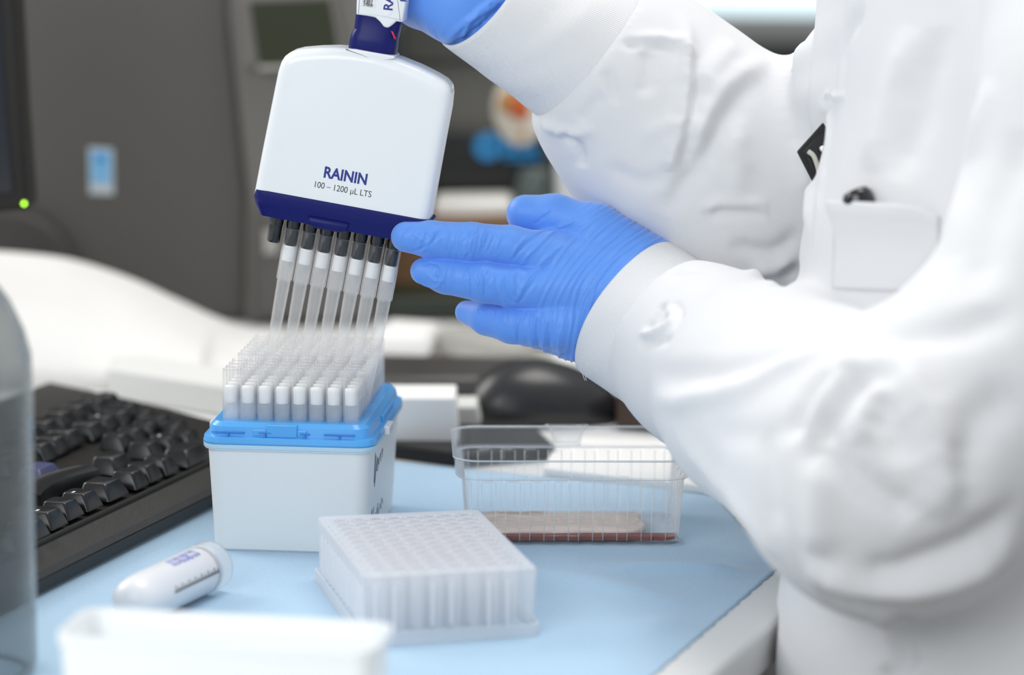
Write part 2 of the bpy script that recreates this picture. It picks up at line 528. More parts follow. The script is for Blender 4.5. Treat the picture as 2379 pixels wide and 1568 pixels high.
wb = mk('wall_back', bx(-3000, 3500, 5200, 5300, -800, 2600), mat('grey_green_wall_paint', (0.17, 0.21, 0.21), rough=0.8, vary=(0.04, 2)), smooth=False)
tag(wb, kind='structure')

# blue absorbent paper on the bench, gently wrinkled
def paper_z(x, y):
    return 0.25 + 0.9 * (np.sin(x * 0.031 + y * 0.017 + 1.2) * np.sin(y * 0.023 - x * 0.012 + .4) + 1) * np.clip((x + 20) / 120, 0, 1)
PA, PB, PC, PD_ = G(1808, 1318), G(1290, 1750), G(-260, 1300), G(250, 985)
pbr = G(1650, 1147); pbm = G(905, 1072)
nu, nv = 150, 110
uu, vv = np.meshgrid(np.linspace(0, 1, nu), np.linspace(0, 1, nv))
right = lambda t: (1 - t) * PB + t * PA
q0 = G(1380, 1690); q1 = G(1812, 1318); q2 = G(1660, 1148); q3 = G(890, 1070); q4 = G(250, 1010); q5 = G(-500, 1750)
# bilinear patch: near edge q5-q0, far edge q4-(q3)-q2', right edge q0-q1-q2
def edge_right(v):
    v = np.asarray(v)[..., None]
    t1 = 0.72
    return np.where(v < t1, q0 + (q1 - q0) * v / t1, q1 + (q2 - q1) * (v - t1) / (1 - t1))
def edge_left(v):
    v = np.asarray(v)[..., None]
    return q5 + (q4 - q5) * v
PT = edge_left(vv) * (1 - uu[..., None]) + edge_right(vv) * uu[..., None]
bulge = (q3 - (q4 + (q2 - q4) * 0.52))
PT = PT + bulge * (np.sin(uu * math.pi) * vv ** 6)[..., None] * 0.9
PT = PT.reshape(-1, 3)
edge_fray = 0.5 * np.sin(np.arange(nv) * 2.3) + 0.35 * np.sin(np.arange(nv) * 5.1)
PT = PT.reshape(nv, nu, 3); PT[:, -1, :2] += edge_fray[:, None] * EN[:2]
PT = PT.reshape(-1, 3)
PT[:, 2] = paper_z(PT[:, 0], PT[:, 1])
def ridge(P, a, b, wd, h):
    a = np.array(a)[:2]; b = np.array(b)[:2]; d = b - a
    t = np.clip(((P[:, :2] - a) @ d) / (d @ d), 0, 1)
    r = np.linalg.norm(P[:, :2] - a - t[:, None] * d, axis=1)
    return h * np.exp(-(r / wd) ** 2) * (0.3 + 0.7 * np.sin(np.clip(t, 0, 1) * math.pi))
for a_, b_, w_, h_ in (((1600, 1225), (1760, 1190), 7, 3.5), ((1560, 1265), (1700, 1200), 6, 2.2), ((1420, 1325), (1790, 1335), 10, 3.0),
                       ((1250, 1330), (1560, 1400), 11, 1.8), ((1400, 1480), (1640, 1440), 14, 1.6), ((1640, 1290), (1790, 1310), 9, 2.0)):
    PT[:, 2] += ridge(PT, G(*a_), G(*b_), w_, h_ * 1.5)
qd = [(j * nu + i, j * nu + i + 1, (j + 1) * nu + i + 1, (j + 1) * nu + i) for j in range(nv - 1) for i in range(nu - 1)]
# the sheet is flat wherever something stands
FLATS = [(-110, 1705, 95), (-95, 1510, 80), (90, 1700, 72), (0, 1695, 78), (-240, 1500, 120)]
for cx_, cy_, r_ in FLATS:
    dd = np.hypot(PT[:, 0] - cx_, PT[:, 1] - cy_)
    PT[:, 2] = np.where(dd < r_ + 22, 0.1 + (PT[:, 2] - 0.1) * np.clip((dd - r_) / 22, 0, 1), PT[:, 2])
PT[:, 2] = 0.1 + (PT[:, 2] - 0.1) * np.clip((1 - uu.reshape(-1)) / .06, .12, 1)
PB_ = PT.copy(); PB_[:, 2] -= 0.35
nn = len(PT)
rim_ = [j * nu for j in range(nv)][::-1] + list(range(1, nu)) + [j * nu + nu - 1 for j in range(1, nv)] + [(nv - 1) * nu + i for i in range(nu - 2, 0, -1)]
allf = qd + [tuple(x + nn for x in q[::-1]) for q in qd] + [(rim_[i], rim_[i] + nn, rim_[(i + 1) % len(rim_)] + nn, rim_[(i + 1) % len(rim_)]) for i in range(len(rim_))]
pp = mk('bench_paper', (np.concatenate([PT, PB_]), allf), MATC, smooth=True)
pp.location.z -= 0.0
tag(pp, 'creased light blue absorbent paper sheet spread over the bench', 'bench paper')

# ================================================================== TIP RACK AND TIPS
BY = math.radians(5.26)
E1 = np.array([math.cos(BY), -math.sin(BY), 0]); E2 = np.array([math.sin(BY), math.cos(BY), 0])
TIPZ, DECK = 95.0, 68.5
RF = F((-145.64, 1643, 0), E1, E2)                       # origin = front left tip
rcx, rcy = 31.5, 49.5
RW, RL = 90.0, 126.0
rack = empty('tip_rack', RF(np.array([rcx, rcy, 0])), 'white box with blue tray holding rows of clear pipette tips', 'tip rack')
def rrc(wd, dp, r, z): return rr(wd, dp, r, z, 7, rcx, rcy)
outer = [rrc(78, 114, 7, 0.0), rrc(80, 116, 8, 1.2), rrc(85.5, 121.5, 8.5, 54.0), rrc(RW - 1, RL - 1, 9.5, 54.6), rrc(RW - 1, RL - 1, 9.5, 57.5)]
inner = [rrc(RW - 6, RL - 6, 8, 57.5), rrc(82, 118, 7, 54), rrc(77, 113, 6, 2.5), rrc(10, 40, 3, 2.5)]
mk('base', T(RF, loft(outer + inner)), BOX_PL, rack, sharp=35)
tray = mk('tray', T(RF, loft([rrc(RW, RL, 10, 57.6), rrc(RW + .6, RL + .6, 10, 58.4), rrc(RW - .4, RL - .4, 10, 61.0), rrc(RW - 4.5, RL - 4.5, 9, 61.6),
                              rrc(RW - 6.5, RL - 6.5, 8.5, 66.5), rrc(RW - 10.5, RL - 10.5, 8, DECK), rrc(20, 40, 3, DECK)])), BLUE_TRAY, rack, sharp=30)
mk('flange', T(RF, loft([rrc(RW - 1.5, RL - 1.5, 9.6, 54.7), rrc(RW + .2, RL + .2, 10, 55.4), rrc(RW + .4, RL + .4, 10, 57.5)])), PALE_TRAY, rack, sharp=40)
fy = rcy - RL / 2
# front catch and moulded T marks of the tray
mk('catch', T(RF, join([bx(rcx - 11, rcx + 5, fy + 1.6, fy + 5.5, 61.5, 68.2), bx(rcx - 18, rcx - 11, fy + 1.9, fy + 4, 62, 65.4), bx(rcx + 5, rcx + 10, fy + 1.9, fy + 4, 62, 65.4)])), BLUE_TRAY, tray, smooth=False, bevel=0.5)
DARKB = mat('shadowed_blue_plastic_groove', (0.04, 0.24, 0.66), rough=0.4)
gro = []
for gx, wl in ((-22, 17), (-2.6, 6.5), (18, 5), (36, 16)):
    x0 = rcx - 9 + gx
    gro += [bx(x0 - wl / 2, x0 + wl / 2, fy + 1.55, fy + 2.6, 63.4, 64.0), bx(x0 - .4, x0 + .5, fy + 1.2, fy + 2.5, 61.3, 63.4)]
mk('groove', T(RF, join(gro)), DARKB, tray, smooth=False)
for sx in (-1, 1):
    xx = rcx + sx * (RW / 2)
    mk('latch', T(RF, bx(min(xx, xx + sx * 2.6) - .4, max(xx, xx + sx * 2.6) + .4, rcy - 22, rcy - 6, 56.0, 60.8)), WHITE_PL, rack, smooth=False, bevel=0.8)
mk('side_clip', T(RF, bx(rcx + RW / 2 - 3.5, rcx + RW / 2 - 1.2, rcy - 14, rcy + 26, 60.8, 65.2)), BLUE_TRAY, tray, smooth=False, bevel=0.5)
# pen scribbles on the right side wall
def side_pt(y, z): return np.array([rcx + 40 + (z / 54) * 2.75 + .15, rcy + y, z])
scr = []
def stroke(P): scr.append(tube(RF(np.array([side_pt(*q) for q in P])), 0.14, 5))
for P in ([(-38, 50), (-38, 34)], [(-35, 48), (-35, 31), (-30, 46)], [(-29, 40), (-24, 44), (-24, 38), (-29, 39), (-26, 45)], [(-21, 40), (-16, 45), (-13, 40)], [(-14, 44), (-8, 46), (-8, 41)],
          [(-42, 8), (-40, 20), (-38, 8)], [(-41, 13), (-37, 14)], [(-34, 20), (-33, 8), (-28, 12), (-33, 15)], [(-25, 15), (-21, 9), (-19, 16)], [(-16, 18), (-14, 8), (-10, 14)], [(-8, 16), (-3, 12), (0, 17), (5, 13)]):
    stroke(smoothline([(a, b, 0) for a, b in P], 4)[:, :2])
mk('handwriting', join(scr), PEN_INK, rack)

# one tip: a ribbed collar, a filter and a long tapering stem
TSEG = 64
def tip_vf():
    out = [circ(3.9, 0, TSEG), circ(4.2, -0.5, TSEG), circ(4.2, -9, TSEG), circ(4.2, -9.6, TSEG, 0.0, 16), circ(4.15, -12, TSEG, 0.16, 16), circ(4.05, -27.4, TSEG, 0.17, 16),
           circ(3.6, -28.0, TSEG), circ(3.55, -30, TSEG), circ(2.9, -62, TSEG), circ(1.6, -90, TSEG), circ(0.75, -101, TSEG), circ(0.45, -101, TSEG),
           circ(1.2, -90, TSEG), circ(2.5, -62, TSEG), circ(3.1, -30, TSEG), circ(3.6, -20, TSEG), circ(3.72, -1, TSEG)]
    v, f = loft(out, False, False, loop=True)
    return v, [q[::-1] for q in f]
def filt_vf(): return lathe([(3.0, -17.6), (3.1, -17.2), (3.2, -9.4), (3.05, -9.0)][::1], 24)
tv, tf = tip_vf(); fv, ff = filt_vf()
tip_me = None
def make_tip(z0):
    t = mk('pipette_tip', (tv, tf), CLEAR_TIP, None, at=(0, 0, 0))
    f_ = mk('filter', (fv, ff), FILTER, t, at=(0, 0, 0))
    return t
tip0 = make_tip(0)
tip0['category'] = 'pipette tip'
ordn = ['first', 'second', 'third', 'fourth', 'fifth', 'sixth', 'seventh', 'eighth', 'ninth', 'tenth', 'eleventh', 'twelfth']
colw = ['leftmost tip', 'second tip from the left', 'third tip from the left', 'fourth tip from the left', 'fourth tip from the right', 'third tip from the right', 'second tip from the right', 'rightmost tip']
used = False
for r in range(12):
    for c in range(8):
        if r == 4: continue
        if r == 5 and c == 0: pass
        t = tip0 if not used else copy_tree(tip0)
        used = True
        p = RF(np.array([c * 9.0, r * 9.0, TIPZ]))
        t.location = p / 1000
        t.rotation_euler = (0, 0, random.uniform(0, 1))
        where = 'front row' if r == 0 else ('back row' if r == 11 else ordn[r] + ' row')
        t['label'] = f'clear filter tip standing in the rack, {colw[c]} in the {where}'
        t['group'] = 'clear filter tips standing in the blue rack tray'

# ================================================================== PIPETTE
TL = math.radians(10.2)
PU = E1 * math.cos(TL) - np.array([0, 0, 1.0]) * math.sin(TL)
PV = -(np.array([0, 0, 1.0]) * math.cos(TL) + E1 * math.sin(TL))          # down the tips
PW = np.cross(PU, PV); PW = PW if PW[1] < 0 else -PW                      # towards the viewer
row5 = RF(np.array([9.0, 36.0, TIPZ]))
r_ = ray(681, 530); A0 = CAM + r_ * (((row5 - CAM) @ PW) / (r_ @ PW))     # top of the first loaded tip, on the plane above the fifth row
def LP(px, py, off=0.0):                                                    # photo point -> (u, v) on the pipette's plane shifted towards the viewer
    o = A0 + PW * off
    r = ray(px, py)
    p = CAM + r * (((o - CAM) @ PW) / (r @ PW))
    d = p - A0
    return float(d @ PU), float(d @ PV)
PF = F(A0, PU, PV, PW)                                                      # u, v, towards viewer
HT = 13.5                                                                   # half thickness of the body
pip = empty('multichannel_pipette', A0, 'white multichannel pipette with navy rim, held tilted above the tip rack', 'pipette')
def resample(poly, n):
    p = np.asarray(poly, float); q = np.vstack([p, p[:1]])
    s = np.r_[0, np.cumsum(np.linalg.norm(np.diff(q, axis=0), axis=1))]
    t = np.linspace(0, s[-1], n, endpoint=False)
    return np.stack([np.interp(t, s, q[:, 0]), np.interp(t, s, q[:, 1])], -1)
def inset(p, d):                                                            # move an outline inwards
    t = np.roll(p, -1, 0) - np.roll(p, 1, 0); t /= np.linalg.norm(t, axis=1, keepdims=True)
    n = np.stack([-t[:, 1], t[:, 0]], -1)
    A = np.sum(p[:, 0] * np.roll(p[:, 1], -1) - np.roll(p[:, 0], -1) * p[:, 1])
    return p + n * d * (1 if A > 0 else -1)
def slab(poly, w0, w1, rad, n=160, k=5):                                    # outline with rounded edges, thickness w0..w1
    p = resample(poly, n)
    rings = []
    for i in range(k + 1):
        a = math.pi / 2 * i / k
        q = inset(p, rad * (1 - math.sin(a))); rings.append(np.c_[q, np.full(n, w0 + rad * (1 - math.cos(a)))])
    for i in range(k, -1, -1):
        a = math.pi / 2 * i / k
        q = inset(p, rad * (1 - math.sin(a))); rings.append(np.c_[q, np.full(n, w1 - rad * (1 - math.cos(a)))])
    return loft(rings)
top_px = [(612, 345), (634, 235), (648, 165), (655, 143), (664, 129), (678, 119), (700, 113.5), (740, 110), (782, 109), (830, 112.5), (880, 121), (930, 136), (975, 154), (1015, 174), (1036, 187),
          (1046, 199), (1049.5, 214), (1046, 250), (1030, 335), (1012, 435), (984, 600), (578, 526)]
body_uv = [LP(x, y, 6) for x, y in top_px]
body = mk('body', T(PF, slab(body_uv[::-1], -HT, HT, 6.0, 240, 6)), WHITE_PL, pip, sharp=60)
def rimring(x0, y0, x1, y1, wd, hw, r):
    pass
bl, br = np.array(LP(594, 440, HT)), np.array(LP(999, 514, HT))
ax_u = nrm(br - bl); ax_v = np.array([-ax_u[1], ax_u[0]])
wl = np.linalg.norm(br - bl); mid = (bl + br) / 2
RFm = F(PF(np.array([mid[0], mid[1], 0.0])), PU * ax_u[0] + PV * ax_u[1], PW, PU * ax_v[0] + PV * ax_v[1])
rim = mk('rim', T(RFm, loft([rr(wl + .2, 2 * HT, 6, -0.3, 6), rr(wl + 1.4, 2 * HT + 1.2, 6, 0.2, 6), rr(wl + 2.0, 2 * HT + 2.2, 6, 4.0, 6), rr(wl + 0.5, 2 * HT + 0.4, 5, 7.0, 6), rr(wl - 7.0, 2 * HT - 3, 4, 13.2, 6), rr(wl - 9.0, 2 * HT - 6, 4, 13.6, 6)])), NAVY, pip, sharp=28)
import bmesh
_bm = bmesh.new(); _bm.from_mesh(body.data)
_inv = worig(body) / 1000
_co = RFm.o / 1000 + RFm.z * 0.003 - _inv
_r = bmesh.ops.bisect_plane(_bm, geom=_bm.verts[:] + _bm.edges[:] + _bm.faces[:], plane_co=_co, plane_no=RFm.z, clear_outer=True)
_e = [g for g in _r['geom_cut'] if isinstance(g, bmesh.types.BMEdge)]
bmesh.ops.holes_fill(_bm, edges=_e)
_bm.to_mesh(body.data); _bm.free()
mk('front_bump', T(RFm, loft([rr(22, 2.4, 1.1, 9.0, 4, -6, HT - .6), rr(20, 3.0, 1.2, 13.0, 4, -6, HT - 1.4), rr(13, 2, .9, 14.6, 4, -6, HT - 2.2)])), NAVY, rim)
# nozzles: eight, the first one without a tip
for i in range(8):
    u0 = (i - 1) * 9.0
    NF = F(PF(np.array([u0, 0, 0.0])), PU, PW, PV)
    mk('nozzle', T(NF, lathe([(3.9, -20), (3.9, -1.5), (3.72, -0.8), (3.62, 0), (3.58, 8.2), (3.2, 9.1), (1.5, 9.2), (1.4, 4)], 28)), BLACK_GL, pip, sharp=30)
# tips on the nozzles
axis_eul = Matrix((PU, np.cross(-PV, PU), -PV)).transposed().to_euler()
tw = ['leftmost', 'second from the left', 'third from the left', 'middle one', 'third from the right', 'second from the right', 'rightmost']
for i in range(7):
    t = copy_tree(tip0)
    t.location = PF(np.array([i * 9.0, 0.0, 0.0])) / 1000
    t.rotation_euler = axis_eul
    t['label'] = f'clear filter tip pushed onto a black pipette nozzle, {tw[i]} of the seven'
    t['group'] = 'clear filter tips on the pipette nozzles'
# lettering
def TF(px, py, off=HT + .03, sx=1.0, sy=1.0):
    u, v = LP(px, py, off)
    return F(PF(np.array([u, v, off])), (PU * ax_u[0] + PV * ax_u[1]) * sx, -(PU * ax_v[0] + PV * ax_v[1]) * sy, PW)
writing('lettering', 'RAININ', TF(750, 411, sx=.92, sy=1.06), 7.6, NAVY_INK, body, bold=0.23, spacing=1.0)
writing('lettering', '100 \u2013 1200 \u00b5L LTS', TF(727, 434, sx=.90, sy=1.0), 4.65, BLACK_INK, body, bold=-0.02, spacing=0.96)
# neck
def ring_uv(pl, pr, depth, r, vshift=0.0):
    a = np.array(LP(*pl)); b = np.array(LP(*pr))
    c = (a + b) / 2; hw = np.linalg.norm(b - a) / 2
    eu = nrm(b - a)
    n = 28; out = []
    for i in range(n):
        t = 2 * math.pi * i / n
        cu, cw = math.cos(t), math.sin(t)
        k = 0.55
        x = math.copysign(abs(cu) ** k, cu) * hw; z = math.copysign(abs(cw) ** k, cw) * depth
        out.append((c[0] + eu[0] * x, c[1] + eu[1] * x, z))
    return PF(np.array(out))
neck = mk('neck', loft([ring_uv((812, 122), (916, 142), 10, 3), ring_uv((811.5, 108), (921, 126), 10.5, 3), ring_uv((816, 86), (924, 106), 10.5, 3), ring_uv((818, 76), (925, 92), 10.2, 3),
                        ring_uv((825, 64), (928, 80), 9.0, 3), ring_uv((828, 36), (934, 54), 8.8, 3), ring_uv((829, 20), (936, 40), 8.5, 3)][::-1]), NAVY, pip, sharp=25)
col_uv = [LP(805, 111, 6), LP(830, 112, 6), LP(920, 128, 6), LP(921, 133, 6), LP(870, 142, 6), LP(822, 122, 6)]
mk('collar', T(PF, slab(col_uv[::-1], -8, HT - 0.9, 0.5, 60, 3)), WHITE_PL, pip, sharp=50)
hand_px = [(829, 33), (832, -60), (842, -190), (866, -420), (990, -440), (985, -200), (965, -60), (947, -8), (936, 51), (922, 49), (912, 58), (903, 64.5), (893, 62), (884, 50), (873, 40), (855, 36.5)]
handle = mk('handle', T(PF, slab([LP(x, y, 8) for x, y in hand_px], -11, 11.0, 1.4, 260, 4)), WHITE_PL, pip, sharp=50)
mk('red_mark', T(PF, slab([LP(x, y, 8) for x, y in [(908, 71), (914, 73), (921, 90), (917, 91)]], 8.6, 9.3, 0.2, 24, 2)), mat('red_plastic', (0.6, 0.02, 0.06), rough=0.4), neck)
HTX = 11.0
lb = mk('label', T(PF, slab([LP(x, y, 11) for x, y in [(836, -60), (879, -54), (871, 19), (837, 15)]], HTX - .2, HTX + .12, 0.1, 60, 2)), mat('pale_label', (0.86, 0.87, 0.88), rough=0.35), handle)
writing('lettering', '370037', F(TF(843, 13, HTX + .14).o, TF(843, 13, HTX).x, TF(843, 13, HTX).y, PW), 1.85, BLACK_INK, lb, bold=0.03, spacing=0.95)
bars = []
random.seed(3)
bu, bv = LP(843, 6, HTX + .14)
x_ = 0
while x_ < 4.9:
    wd_ = random.choice([.12, .2, .32]); bars.append(bx(bu + x_, bu + x_ + wd_, bv - 9 + x_ * .02, bv + .0 + x_ * .18, HTX + .1, HTX + .18)); x_ += wd_ + random.choice([.12, .2, .3])
mk('barcode', T(PF, join(bars)), BLACK_INK, lb, smooth=False)
pl_ = mk('name_plate', T(PF, slab([LP(x, y, 11) for x, y in [(893, -60), (921, -56), (913, 22), (909, 33), (902, 38), (893, 36), (888, 28), (887, 20)]], HTX - .2, HTX + .25, 0.15, 80, 2)), mat('bright_white_label', (0.9, 0.9, 0.92), rough=0.2), handle)
uvp = TF(911, 26, HTX + .3)
vdir = nrm(PF(np.array([*LP(915, -20, HTX), HTX])) - PF(np.array([*LP(911, 26, HTX), HTX])))
writing('lettering', 'RAININ', F(uvp.o, vdir, -np.cross(PW, vdir) * -1.0, PW), 6.6, NAVY_INK, pl_, bold=0.14, spacing=0.95)
writing('lettering', 'P', F(TF(944, 5, HTX + .1).o, vdir, np.cross(PW, vdir), PW), 4.6, NAVY_INK, handle, bold=0.12)

# ================================================================== DEEP WELL PLATE
YY = math.radians(-13.71)
D1 = np.array([math.cos(YY), -math.sin(YY), 0]); D2 = np.array([math.sin(YY), math.cos(YY), 0])
QF = F((-67.42, 1452.95, 0), D1, D2)
pcx, pcy, PH = 41.5, 62.5, 32.9
plate = empty('deep_well_plate', QF(np.array([pcx, pcy, 0])), 'frosted clear deep well plate lying in front of the white tip box', 'well plate')
def prr(wd, dp, r, z): return rr(wd, dp, r, z, 5, pcx, pcy)
mk('skirt', T(QF, loft([prr(85.5, 127.8, 3, 0.1), prr(85.5, 127.8, 3, 6.5), prr(83.6, 125.6, 3, 6.8), prr(83.2, 125.2, 3, 6.5), prr(84, 126, 3, 0.1)], False, False, loop=True)), FROST, plate, sharp=35)
def wavy(wd, dp, r, z, amp):                                   # walls that bulge with the outer wells
    p = resample(rr(wd, dp, r, 0, 5)[:, :2], 720)
    n = inset(p, -1) - p
    onx = np.abs(p[:, 1]) > dp / 2 - r - .5
    ph = np.where(onx, np.cos(p[:, 0] / 9 * 2 * math.pi), np.cos((p[:, 1] + 4.5) / 9 * 2 * math.pi))
    ph = -ph
    q = p + n * (amp * ph)[:, None]
    return np.c_[q[:, 0] + pcx, q[:, 1] + pcy, np.full(len(q), z)]
mk('side_wall', T(QF, loft([wavy(80.5, 122.5, 4, 6.6, 0.5), wavy(81.0, 123, 4, 12, 0.55), wavy(82.2, 124.2, 4, 25, 0.3), wavy(83, 125, 4, 30.5, 0.0), wavy(83, 125, 4, PH - .6, 0), wavy(82.2, 124.2, 3.6, PH, 0)], False, False)), FROST, plate, sharp=50)
# ribs down the front and the left side
ribs = []
for i in range(9):
    xx = pcx - 36 + i * 9.0
    if i in (0, 1, 3, 4, 6, 7): ribs.append(bx(xx - .55, xx + .55, -1.4, 1.6, 2 if i in (0, 1, 6, 7) else 8, 28))
for j in range(12):
    yy = pcy - 49.5 - 4.5 + j * 9.0
    ribs.append(bx(-.9, 1.2, yy - .5, yy + .5, 7, 27))
mk('ribs', T(QF, join(ribs)), FROST, plate, smooth=False, bevel=0.3)
# top deck with a hole for each well
deckv, deckf = [], []
n = 8
def cell(cx, cy, x0, x1, y0, y1):
    b = len(deckv)
    m_ = 4 * n
    for i in range(m_):
        a = 2 * math.pi * (i + .5) / m_
        deckv.append((cx + 3.6 * math.cos(a), cy + 3.6 * math.sin(a), PH))
    for i in range(m_):
        a = 2 * math.pi * (i + .5) / m_
        c_, s_ = math.cos(a), math.sin(a)
        k = min(((x1 if c_ > 0 else x0) - cx) / c_ if abs(c_) > 1e-6 else 1e9, ((y1 if s_ > 0 else y0) - cy) / s_ if abs(s_) > 1e-6 else 1e9)
        deckv.append((cx + c_ * k, cy + s_ * k, PH - .3))
    for i in range(m_):
        j = (i + 1) % m_
        deckf.append((b + i, b + m_ + i, b + m_ + j, b + j))
for r in range(12):
    for c in range(8):
        cx_, cy_ = pcx - 31.5 + 9 * c, pcy - 49.5 + 9 * r
        cell(cx_, cy_, cx_ - 4.5, cx_ + 4.5, cy_ - 4.5, cy_ + 4.5)
bord = loft([prr(82.2, 124.2, 3.6, PH), prr(76.4, 112.4, 1.0, PH), prr(72.2, 108.2, .3, PH - .3)], False, False)
mk('deck', T(QF, join([(np.array(deckv), deckf), bord])), FROST, plate, smooth=False)
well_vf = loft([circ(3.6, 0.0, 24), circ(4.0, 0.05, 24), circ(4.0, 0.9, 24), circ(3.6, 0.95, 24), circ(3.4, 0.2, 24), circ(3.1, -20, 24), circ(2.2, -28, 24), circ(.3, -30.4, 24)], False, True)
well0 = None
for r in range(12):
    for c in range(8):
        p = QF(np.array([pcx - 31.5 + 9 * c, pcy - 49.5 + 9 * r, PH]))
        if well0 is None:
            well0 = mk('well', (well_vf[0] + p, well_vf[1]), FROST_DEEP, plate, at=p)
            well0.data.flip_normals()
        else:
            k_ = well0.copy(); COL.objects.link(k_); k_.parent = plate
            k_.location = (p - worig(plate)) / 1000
# row letters and column numbers moulded in the deck
FROST_INK = mat('moulded_mark_grey', (0.42, 0.44, 0.48), rough=0.6)
for j, ch in enumerate(range(12)):
    writing('moulded_number', str(12 - j), F(QF(np.array([1.2, pcy - 49.5 + 9 * j - 1.5, PH + .02])), D1, D2, (0, 0, 1)), 3.4, FROST_INK, plate)
for i in range(8):
    writing('moulded_letter', 'ABCDEFGH'[i], F(QF(np.array([pcx - 31.5 + 9 * i - 1.2, 2.6, PH + .02])), D1, D2, (0, 0, 1)), 3.4, FROST_INK, plate)

# ================================================================== RESERVOIR
RY = math.radians(-2.0)
S1 = np.array([math.cos(RY), -math.sin(RY), 0]); S2 = np.array([math.sin(RY), math.cos(RY), 0])
s0 = G(1332, 1268, 0)                                          # middle of the front bottom edge
SF = F((s0[0], s0[1] + 0, 0.25), S1, S2)
tr_c = (0, 39)
res = empty('reagent_reservoir', SF(np.array([0, 39, 0.0])), 'clear ribbed plastic tray with a little red-brown liquid, on the blue paper', 'reservoir')
def srr(wd, dp, r, z, ribamp=0.0, n=480):
    p = resample(rr(wd, dp, r, 0, 8)[:, :2], n)
    if ribamp:
        nn_ = inset(p, 1) - p
        onx = (np.abs(p[:, 1]) > dp / 2 - .5)
        fr_ = np.where(onx, p[:, 0], p[:, 1])
        ph = (fr_ / 12.8 + .5) % 1.0
        sq = np.clip((np.abs(ph - .5) - .25) * 14, -.5, .5) + .5
        edge = np.clip((np.where(onx, wd / 2 - r, dp / 2 - r) - np.abs(fr_)) / 2, 0, 1)
        p = p + nn_ * (ribamp * sq * edge)[:, None]
    return np.c_[p[:, 0] + tr_c[0], p[:, 1] + tr_c[1], np.full(n, z)]
TO = [srr(106, 70, 6, .5, .9), srr(109, 73, 7, 0.1, .9), srr(112, 76, 8, 1.6, .9), srr(117, 79.5, 9, 33.5, 1.0), srr(118.5, 81, 10, 35.2), srr(123, 85.5, 12, 35.8), srr(124.5, 87, 13, 37.0), srr(124.5, 87, 13, 45.6), srr(127, 89.5, 14, 46.0), srr(127, 89.5, 14, 46.6)]
TI = [srr(123.5, 86, 12.5, 46.6), srr(122.5, 85, 12.3, 37.0), srr(117, 79.5, 9.4, 36.2), srr(115.8, 78.3, 8.6, 33.5, 1.0), srr(110.8, 74.8, 7.6, 2.2, .9), srr(105, 69, 5.6, 1.3, .9)]
mk('tray_wall', T(SF, loft(TO + TI)), CLEAR_TRAY, res, sharp=35)
# moulded vertical beads that catch the light
BEAD = clear_mat('clear_bead', body=(0.98, 0.99, 1.0), a0=0.3, a1=0.95, power=1.0, rough=0.04)
bd_ = []
for k_, xx in enumerate(np.arange(-51.2, 52, 12.8)):
    for q_i, dx in enumerate((-2.65, 2.65)):
        for side in (-1, 1):
            yb_, yt_ = tr_c[1] + side * 37.9, tr_c[1] + side * 40.6
            mk('bead', T(SF, tube([(xx + dx, yb_, 2.2), (xx + dx, (yb_ + yt_) / 2, 18), (xx + dx, yt_, 34)], 0.24, 6)), BEAD, res)
rim_line = srr(127.2, 89.7, 14, 46.4, n=160)
mk('rim_edge', T(SF, loft([np.array([p + d for d in ((0, 0, .45), (0, 0, -.45))] + [p * [0, 0, 1] + (p * [1, 1, 0] - [tr_c[0], tr_c[1], 0]) * .990 + [tr_c[0], tr_c[1], 0]]) for p in rim_line], loop=True)), BEAD, res)
low_line = srr(119.4, 82, 10.4, 35.6, n=160)
mk('ledge_edge', T(SF, loft([np.array([p + (0, 0, .3), p + (0, 0, -.3), p * [0, 0, 1] + (p * [1, 1, 0] - [tr_c[0], tr_c[1], 0]) * .993 + [tr_c[0], tr_c[1], 0]]) for p in low_line], loop=True)), BEAD, res)
# small notches under the ledge and the pouring spout at the back
nt_ = []
for xx in (-27, -14.5, 1, 12.5, 26):
    nt_.append(bx(xx - 2.6, xx + 2.6, tr_c[1] - 43.2, tr_c[1] - 41.9, 35.6, 38.0))
mk('ledge_notch', T(SF, join(nt_)), CLEAR_TRAY, res, smooth=False, bevel=.4)
sp = loft([rr(15, 4, 1, 36.5, 3, 0, tr_c[1] + 42.2), rr(18, 5, 1.4, 44, 3, 0, tr_c[1] + 42.6), rr(24, 6, 1.6, 47.6, 3, 0, tr_c[1] + 43), rr(20, 4.6, 1.2, 47.6, 3, 0, tr_c[1] + 43), rr(13, 3, .8, 38, 3, 0, tr_c[1] + 42.2)])
mk('spout', T(SF, sp), CLEAR_TRAY, res)
def pool(e, z):                                              # the shallow pool gathers along the near wall
    p = srr(110.8 - e * 2, 74.8 - e * 2, 7.5, z, .9)
    p[:, 1] = np.minimum(p[:, 1], 10.0 - e + 1.0 * np.sin(p[:, 0] * .15))
    return p
LIQ = bpy.data.materials.new('red_brown_liquid'); LIQ.use_nodes = True
lp = LIQ.node_tree.nodes['Principled BSDF']; lp.inputs['Base Color'].default_value = (0.30, 0.028, 0.006, 1); lp.inputs['Roughness'].default_value = 0.04
lp.inputs['Transmission Weight'].default_value = 0.35; lp.inputs['IOR'].default_value = 1.33
liq = mk('liquid', T(SF, loft([pool(2.0, 1.6), pool(0, 2.6), pool(0, 4.2), pool(1.0, 4.4)])), LIQ, res, sharp=30)
GLEAM = mat('pinkish_gleam', (0.80, 0.65, 0.56), rough=0.12, spec=0.6, bump=[(160, 0.4, 0.002)])  # the liquid's pale grazing reflection, put into the colour
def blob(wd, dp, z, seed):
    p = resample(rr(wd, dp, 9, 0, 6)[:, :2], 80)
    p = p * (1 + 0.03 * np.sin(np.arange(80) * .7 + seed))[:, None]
    return np.c_[p[:, 0] - 4, p[:, 1] + tr_c[1] - 6.5, np.full(80, z)]
